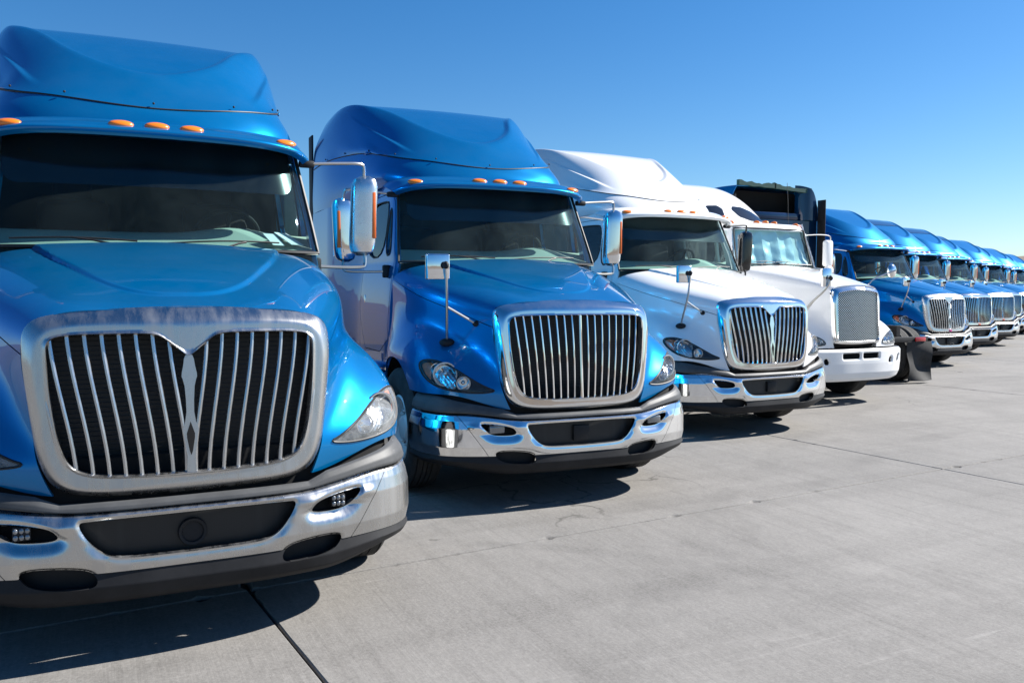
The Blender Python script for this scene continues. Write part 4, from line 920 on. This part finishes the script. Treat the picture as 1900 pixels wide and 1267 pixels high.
    part('pole', 't4hpL', lambda: tube(bend([(-.93,.33,1.25),(-.86,.18,1.5),(-.72,-.02,1.72),(-.69,-.03,1.90)]), .016), M['steel_tube'], hm); part('pole', 't4hp2L', lambda: tube(A((-.80,.40,1.28),(-.78,.10,1.62)), .009), M['steel_tube'], hm)
    part('swivel', 't4sv', lambda: ellipsoid((-.69,-.04,1.86), (.03,.03,.035), None, 12, 8), M['dark_plastic'], hm)
    hr = part('hood_mirror', 't4hmR', lambda: ellipsoid((1.08,.42,1.99), (.10,.055,.11), Matrix.Rotation(R(10), 4, 'Z'), 22, 12), CH, T)
    part('pole', 't4hpR', lambda: tube(bend([(.56,.40,1.78),(.66,.40,1.87),(1.0,.36,1.97),(1.07,.34,2.0)]), .011), M['steel_tube'], hr)
    # running gear
    for s in (-1, 1):
        for (x, y, sg) in ((1.0*s, 1.25, s), (1.07*s, 5.9, s), (.76*s, 5.9, -s), (1.07*s, 7.1, s), (.76*s, 7.1, -s)):
            t = bpy.data.objects.new('wheel', WHEEL[0]); r_ = bpy.data.objects.new('rim', WHEEL[1])
            for q in (t, r_): COL.objects.link(q)
            t.parent = T; t.location = (x, y, .512); t.rotation_euler = (0, 0, 0 if sg > 0 else math.pi); r_.parent = t
    part('chassis', 't4ch', lambda: join(box((.43,4.0,.9), (.09,6.8,.26)), box((-.43,4.0,.9), (.09,6.8,.26)), tube(A((-.95,1.25,.5),(.95,1.25,.5)), .06, 8), tube(A((-.9,5.9,.512),(.9,5.9,.512)), .09, 8), tube(A((-.9,7.1,.512),(.9,7.1,.512)), .09, 8)), M['dark_plastic'], T)
    two('fuel_tank', lambda: lathe([(0,-.7),(.28,-.7),(.31,-.67),(.31,.67),(.28,.7),(0,.7)], 24, Matrix.Translation((.88,3.6,.62)) @ Matrix.Rotation(R(-90), 4, 'X')), M['aluminium'])
    return T
tractor4((9.72, 4.78, 0), 0, 'white truck with woven mesh grille and plain white bumper')
# ------------------------------------------------------------------ the tractor parked tail first, its roof fairing open at the back
TT = truck((12.2, 14.05, 0), math.pi, 'blue tractor parked tail first, its roof fairing hollow and torn at the top', hood_mirror=False)
def ret():
    net = [[(x, y, z) for z in (3.13, 3.4, float(np.interp(x, [L[-1][0] for L in FAIR], [L[-1][2] for L in FAIR]))-.012)] for x, y in ((.74,4.58),(.80,4.71),(.87,4.785),(.97,4.80),(1.08,4.79),(1.17,4.755))]
    return shell(*grid(surf(np.array(net), 24, 8), True), .02)
part('rear_return', 'ttret', lambda: flipx(ret()), M['shaded_blue_paint'], TT)  # return and lintel carry their shade in the darker blue
part('fairing_shade_sheet', 'ttshade', lambda: box((0,4.25,3.42), (2.1,.04,.62)), M['black_void'], TT)  # added black sheet, paints the darkness inside the hollow fairing
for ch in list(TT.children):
    if ch.name.startswith('sleeper_back'): me_ = ch.data.copy(); me_.materials[0] = M['shaded_blue_paint']; ch.data = me_  # rear wall swapped to the darker blue, shade put into its colour
part('rear_lintel', 'ttlin', lambda: box((0,4.70,3.20), (1.4,.06,.14), .01), M['shaded_blue_paint'], TT)
def torn(x0, x1, z0, z1, seed):
    xs = np.linspace(x0, x1, 16); top = [(x, z0+(z1-z0)*(x-x0)/(x1-x0)+.075+.05*mnoise.noise(Vector((x*7, seed, 0)))-.035*math.sin(math.pi*(x-x0)/(x1-x0))) for x in xs]; bot = [(x, z0+(z1-z0)*(x-x0)/(x1-x0)-.03+.012*mnoise.noise(Vector((x*6, seed, 5)))) for x in xs[::-1]]
    return prism(top+bot, 'y', 4.72, 4.80)
part('torn_board', 'ttb1', lambda: torn(-.98, .03, 3.72, 3.775, 1), M['teal_board'], TT); part('torn_board', 'ttb2', lambda: torn(.0, .96, 3.775, 3.80, 2), M['teal_board'], TT)
